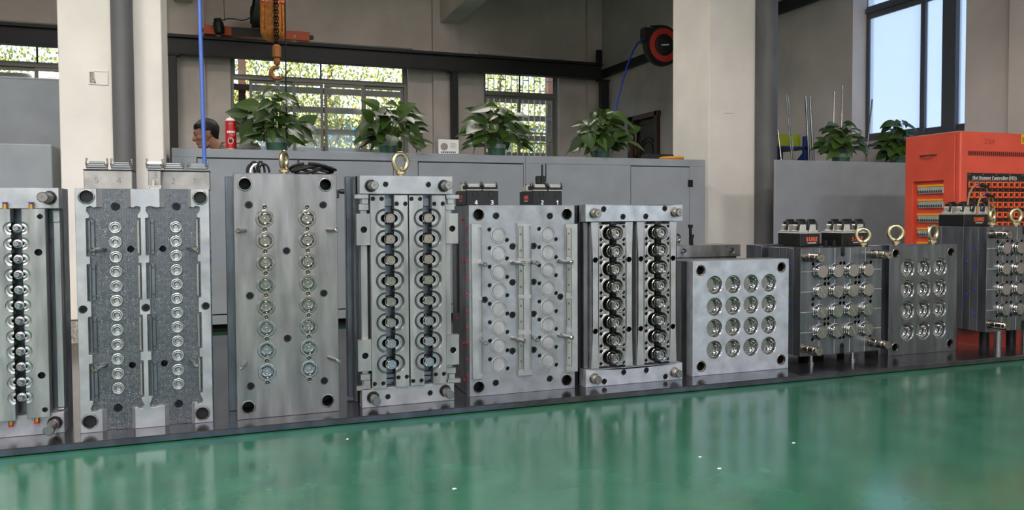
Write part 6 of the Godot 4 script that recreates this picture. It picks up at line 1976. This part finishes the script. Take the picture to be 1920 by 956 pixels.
	part(r, "casing", MB.new().lathe(v2([0, -0.10, 0.26, -0.10, 0.28, -0.08, 0.28, 0.0, 0.262, 0.022, 0.235, 0.022, 0.235, 0.0, 0, 0.0]), 40).mesh(), M.black)
	part(r, "reel_disc", MB.new().lathe(v2([0.236, 0.0, 0.232, 0.030, 0.160, 0.040, 0.150, 0.036, 0.150, 0.01, 0, 0.01]), 40).mesh(), M.reel_red)
	part(r, "hub_disc", MB.new().lathe(v2([0.149, 0.01, 0.146, 0.040, 0.120, 0.046, 0.115, 0.040, 0.05, 0.044, 0, 0.044]), 36).mesh(), M.black)
	part(r, "outlet_housing", MB.new().box(Vector3(-0.20, 0.12, -0.04), Vector3(0.24, 0.22, 0.12), 0.025).mesh(), M.black)
	part(r, "carry_grip", MB.new().tube([Vector3(-0.19, 0.25, -0.02), Vector3(-0.02, 0.275, -0.02)], 0.012, 8).mesh(), M.bolt)
	part(r, "wall_bracket", bx(0.10, -0.10, -0.09, 0.81, 0.10, -0.05, 0.004), M.black)
	for i in 3:
		part(r, "printed_word", bx(-0.055 + 0.042 * i, -0.014 + 0.004 * i, 0.043, -0.020 + 0.042 * i, 0.004 + 0.006 * i, 0.0455), M.white_print)
	var hp := []
	for i in 16:
		var f := i / 15.0
		hp.append(Vector3(lerpf(5.46, 4.74, pow(f, 0.72)), lerpf(3.25, 1.15, pow(f, 1.25)), -9.58 + 0.1 * f))
	part(r, "blue_hose", MB.new().tube(hp, 0.013, 8).mesh(), M.hose, Vector3(-5.775, -3.187, 9.6))
	# blue hose hanging from above behind the milled mould
	var hl := []
	for i in 24:
		var f := i / 23.0
		hl.append(Vector3(-0.097 + 0.006 * sin(f * 9.0) + 0.012 * f, lerpf(CEIL, 0.05, f), -4.30 - 0.02 * sin(f * 5.0)))
	solo("air_line", MB.new().tube(hl, 0.0105, 10).mesh(), M.hose_light, Vector3.ZERO, "blue air hose hanging straight down from the ceiling behind the milled mould", "hose")
	# door closer / sensor beside the door
	var s := thing("wall_camera", "small white camera fitting on the wall left of the brown door", "camera", Vector3(XR - 0.04, 2.44, -12.12))
	part(s, "arm", MB.new().box(Vector3(-0.05, 0.06, 0.0), Vector3(0.16, 0.06, 0.05), 0.01).mesh(), M.conn)
	part(s, "housing", MB.new().lathe(v2([0, 0, 0.04, 0.0, 0.045, 0.02, 0.045, 0.12, 0.03, 0.13, 0, 0.13]), 16, Transform3D(Basis(Vector3.RIGHT, PI / 2), Vector3(-0.08, 0.04, 0))).mesh(), M.conn)
	part(s, "lens", MB.new().lathe(v2([0.03, 0, 0.03, 0.012, 0, 0.012]), 14, Transform3D(Basis.IDENTITY, Vector3(-0.08, -0.05, 0.042))).mesh(), M.black)
	# rack and leaning rods behind the plain cabinet
	var k := thing("steel_rack", "blue steel rack behind the plain grey cabinet, yellow-green boxes on it", "rack", Vector3(0, 0, -6.75))
	for x in [5.335, 5.78]:
		for z in [0.0, -0.4]:
			part(k, "upright", bx(x - 0.025, 0, z - 0.02, x + 0.025, 1.66, z + 0.02, 0.003), M.rack_blue)
	for y in [0.5, 1.52]:
		part(k, "shelf", bx(5.31, y, -0.42, 5.80, y + 0.03, 0.02, 0.003), M.rack_blue)
	part(k, "brace", MB.new().box(Vector3.ZERO, Vector3(0.22, 0.05, 0.02), 0.002, Transform3D(Basis(Vector3.BACK, 0.8), Vector3(5.74, 1.44, 0.0))).mesh(), M.rack_blue)
	solo("parts_bin", MB.new().plate(rect(-0.19, -0.16, 0.19, 0.16), [{"poly": rect(-0.18, -0.15, 0.18, 0.15), "d": 0.12}], 0.13, 0.002, Transform3D(Basis(Vector3.RIGHT, -PI / 2), Vector3(0, 0.13, 0))).mesh(), M.bin, Vector3(5.56, 1.551, -6.95), "yellow-green parts bin on the blue rack's top shelf", "bin", "", Basis.IDENTITY)
	var rods := [[5.345, 1.70, 5.40, 0.05, 0.011], [5.42, 2.06, 5.50, 0.02, 0.007], [5.445, 2.06, 5.52, 0.02, 0.006], [5.66, 2.05, 5.65, 0.01, 0.012], [5.715, 2.06, 5.70, 0.01, 0.012], [6.02, 2.12, 5.82, 0.0, 0.010], [6.13, 2.19, 5.90, 0.0, 0.009], [6.53, 2.06, 6.10, 0.0, 0.009]]
	var names := ["short steel tube leaning at the blue rack's left upright", "thin pale rod leaning left of the yellow-green bin, first of a pair", "thin pale rod leaning left of the yellow-green bin, second of a pair", "dark upright rod right of the yellow-green bin, left of a pair", "dark upright rod right of the yellow-green bin, right of a pair", "bright rod slanting behind the fifth plant, lower of two", "bright rod slanting behind the fifth plant, higher of two", "thin rod slanting across the tall right window's frame"]
	for i in rods.size():
		var q: Array = rods[i]
		solo("steel_rod", MB.new().tube([Vector3(q[2], 0.0, -6.42), Vector3(q[0], q[1], -6.60 - q[3])], q[4], 8).mesh(), M.pin if i > 4 or i == 0 else M.grey_steel, Vector3.ZERO, names[i], "rod", "rods leaning behind the plain cabinet")
	# cable coils lying on the tall cavity mould
	var cc := thing("cable_coil", "black cable coil and loose wires lying on the tall cavity mould behind its lifting eye", "cable", Vector3(0.24, H + 1.000, -3.53))
	for j in 3:
		var path := []
		for i in 26:
			var a := TAU * i / 25 * 0.97
			path.append(Vector3(0.13 + cos(a + j) * (0.075 + 0.012 * j), 0.012 + 0.010 * j + 0.012 * sin(a * 2 + j), sin(a + j) * (0.045 + 0.008 * j)))
		part(cc, "cable", MB.new().tube(path, 0.0065, 7).mesh(), M.rubber)
	for j in 5:
		var path := []
		for i in 14:
			var a := PI * i / 13
			path.append(Vector3(-0.125 + 0.013 * j + cos(a) * (0.016 + 0.006 * (j % 3)), 0.004 + sin(a) * (0.036 + 0.011 * (j % 2)), 0.01 * j - 0.02))
		part(cc, "wire_loop", MB.new().tube(path, 0.0052, 6).mesh(), M.rubber if j != 2 else M.white_print)
	# paint flecks and chips on the floor
	rng.seed = 8
	var spots := [[152, 939], [690, 900], [1180, 902], [1147, 885], [590, 823], [1300, 861]]
	var at := [[-0.22, -2.31], [0.66, -2.33], [1.54, -2.20], [1.55, -2.33], [0.43, -3.0], [1.97, -2.35]]
	for i in at.size():
		var ch := MB.new()
		var poly := PackedVector2Array()
		for j in 6:
			var a := TAU * j / 6
			var rr := rng.randf_range(0.003, 0.006)
			poly.append(Vector2(cos(a) * rr * 1.5, sin(a) * rr))
		ch.plate(poly, [], 0.002, 0.0005, Transform3D(Basis(Vector3.RIGHT, -PI / 2), Vector3(0, 0.002, 0)))
		solo("paint_chip", ch.mesh(), M.white_print, Vector3(at[i][0], 0.0, at[i][1]), "pale chip of paint lying on the green floor", "chip", "chips on the green floor")

func build_controller() -> void:
	var t := thing("hot_runner_controller", "tall red-orange hot runner controller cabinet with rows of orange modules", "controller", Vector3(5.09, H, -4.3))
	var W := 0.92
	var T := 1.415
	var D := 0.50
	# body with recessed side for the breakers
	var side := Transform3D(Basis(Vector3.UP, -PI / 2), Vector3(0, 0, 0))
	part(t, "side_panel", MB.new().plate(rect(-D, 0.09, -0.0495, T), [{"poly": rect(-0.425, 0.28, -0.144, 1.062), "d": 0.03}], 0.05, 0.004, side).mesh(), M.red)
	var b := MB.new()
	b.box(Vector3(W / 2 + 0.02, (T + 0.09) / 2, -D / 2 - 0.02), Vector3(W - 0.06, T - 0.10, D - 0.05), 0.004)
	part(t, "carcass", b.mesh(), M.red_dark)
	part(t, "front_panel", bx(0.0, 0.09, -0.05, W, T, 0, 0.010), M.red)
	part(t, "top_panel", bx(0.002, T - 0.02, -D, W - 0.002, T + 0.001, -0.004, 0.004), M.red)
	for p in [[0.08, -0.08], [W - 0.08, -0.08], [0.08, -D + 0.08], [W - 0.08, -D + 0.08]]:
		var w := part(t, "castor", MB.new().lathe(v2([0, -0.015, 0.035, -0.015, 0.037, -0.01, 0.037, 0.01, 0.035, 0.015, 0, 0.015]), 18, Transform3D(Basis(Vector3.UP, PI / 2), Vector3(p[0], 0.038, p[1]))).mesh(), M.rubber)
		part(w, "castor_fork", bx(p[0] - 0.024, 0.04, p[1] - 0.02, p[0] + 0.024, 0.10, p[1] + 0.02, 0.003), M.conn)
	part(t, "side_handle", MB.new().tube([Vector3(0.0, 1.256, -0.345), Vector3(-0.028, 1.256, -0.335), Vector3(-0.030, 1.258, -0.225), Vector3(0.0, 1.258, -0.21)], 0.006, 8).mesh(), M.pin_dark)
	# breaker rows in the recess
	for r in 7:
		var y := 1.030 - 0.1105 * r
		var row := part(t, "breaker_row", bx(0.012, y - 0.064, -0.385, 0.03, y - 0.012, -0.155, 0.002), M.white_print)
		part(row, "bus_strip", bx(0.004, y - 0.012, -0.387, 0.03, y + 0.004, -0.153, 0.002), M.bus)
		for i in 11:
			part(row, "breaker", bx(0.006, y - 0.058, -0.383 + 0.0206 * i, 0.014, y - 0.016, -0.3645 + 0.0206 * i, 0.001), M.conn)
			part(row, "toggle", bx(0.000, y - 0.056, -0.379 + 0.0206 * i, 0.008, y - 0.040, -0.3685 + 0.0206 * i, 0.001), M.toggle)
	# vent slots, writing
	part(t, "vent_strip", bx(0.07, 1.238, -0.002, 0.74, 1.276, 0.0012), M.red_dark)
	for i in 32:
		part(t, "vent_slot", bx(0.076 + 0.0207 * i, 1.244, 0.0008, 0.084 + 0.0207 * i, 1.270, 0.0022), M.gap)
	letters(t, "pencil_number", "2301", 0.036, Vector3(0.29, 1.345, 0.0002), M.pencil, Basis(Vector3.BACK, -0.05), "Droid Sans", false)
	part(t, "warning_label", bx(0.617, 1.338, 0.0, 0.70, 1.412, 0.001), mat(Color(0.86, 0.66, 0.05), 0.5))
	for i in 4:
		part(t, "printed_line", bx(0.625, 1.350 + 0.011 * i, 0.001, 0.69, 1.355 + 0.011 * i, 0.0014), M.bolt)
	part(t, "warning_triangle", MB.new().plate(PackedVector2Array([Vector2(0.643, 1.394), Vector2(0.667, 1.394), Vector2(0.655, 1.409)]), [], 0.001, 0.0002).mesh(), M.bolt, Vector3(0, 0, 0.0016))
	var panel := part(t, "module_panel", bx(0.066, 0.30, -0.004, 0.86, 1.112, 0.004, 0.002), M.black_box)
	letters(panel, "lettering", "Hot Runner Controller (PID)", 0.0245, Vector3(0.342, 1.075, 0.0044), M.white_print, Basis.IDENTITY, "Droid Serif", false)
	for i in 6:
		part(panel, "panel_screw", MB.new().lathe(v2([0.004, 0, 0.003, 0.0015, 0, 0.002]), 8, Transform3D(Basis.IDENTITY, Vector3(0.085 + 0.137 * i, 1.100, 0.004))).mesh(), M.conn)
	part(panel, "panel_groove", bx(0.072, 1.055, 0.004, 0.855, 1.057, 0.0046), M.frame)
	for r in 10:
		for c in 13:
			var x := 0.075 + 0.0585 * c
			var y := 1.048 - 0.0748 * r
			if r > 6:
				continue
			var m := part(t, "module", bx(x, y - 0.046, 0.004, x + 0.050, y, 0.007, 0.001), M.module)
			part(m, "display", bx(x + 0.012, y - 0.034, 0.007, x + 0.042, y - 0.008, 0.0078), M.display)
			part(m, "knob", bx(x + 0.006, y - 0.043, 0.007, x + 0.016, y - 0.037, 0.0085), M.bolt)
			part(panel, "indicator_lamp", bx(x + 0.003, y - 0.064, 0.004, x + 0.012, y - 0.058, 0.0065), M.lamp)
			part(panel, "module_switch", bx(x + 0.020, y - 0.066, 0.004, x + 0.038, y - 0.056, 0.0075), M.bolt)
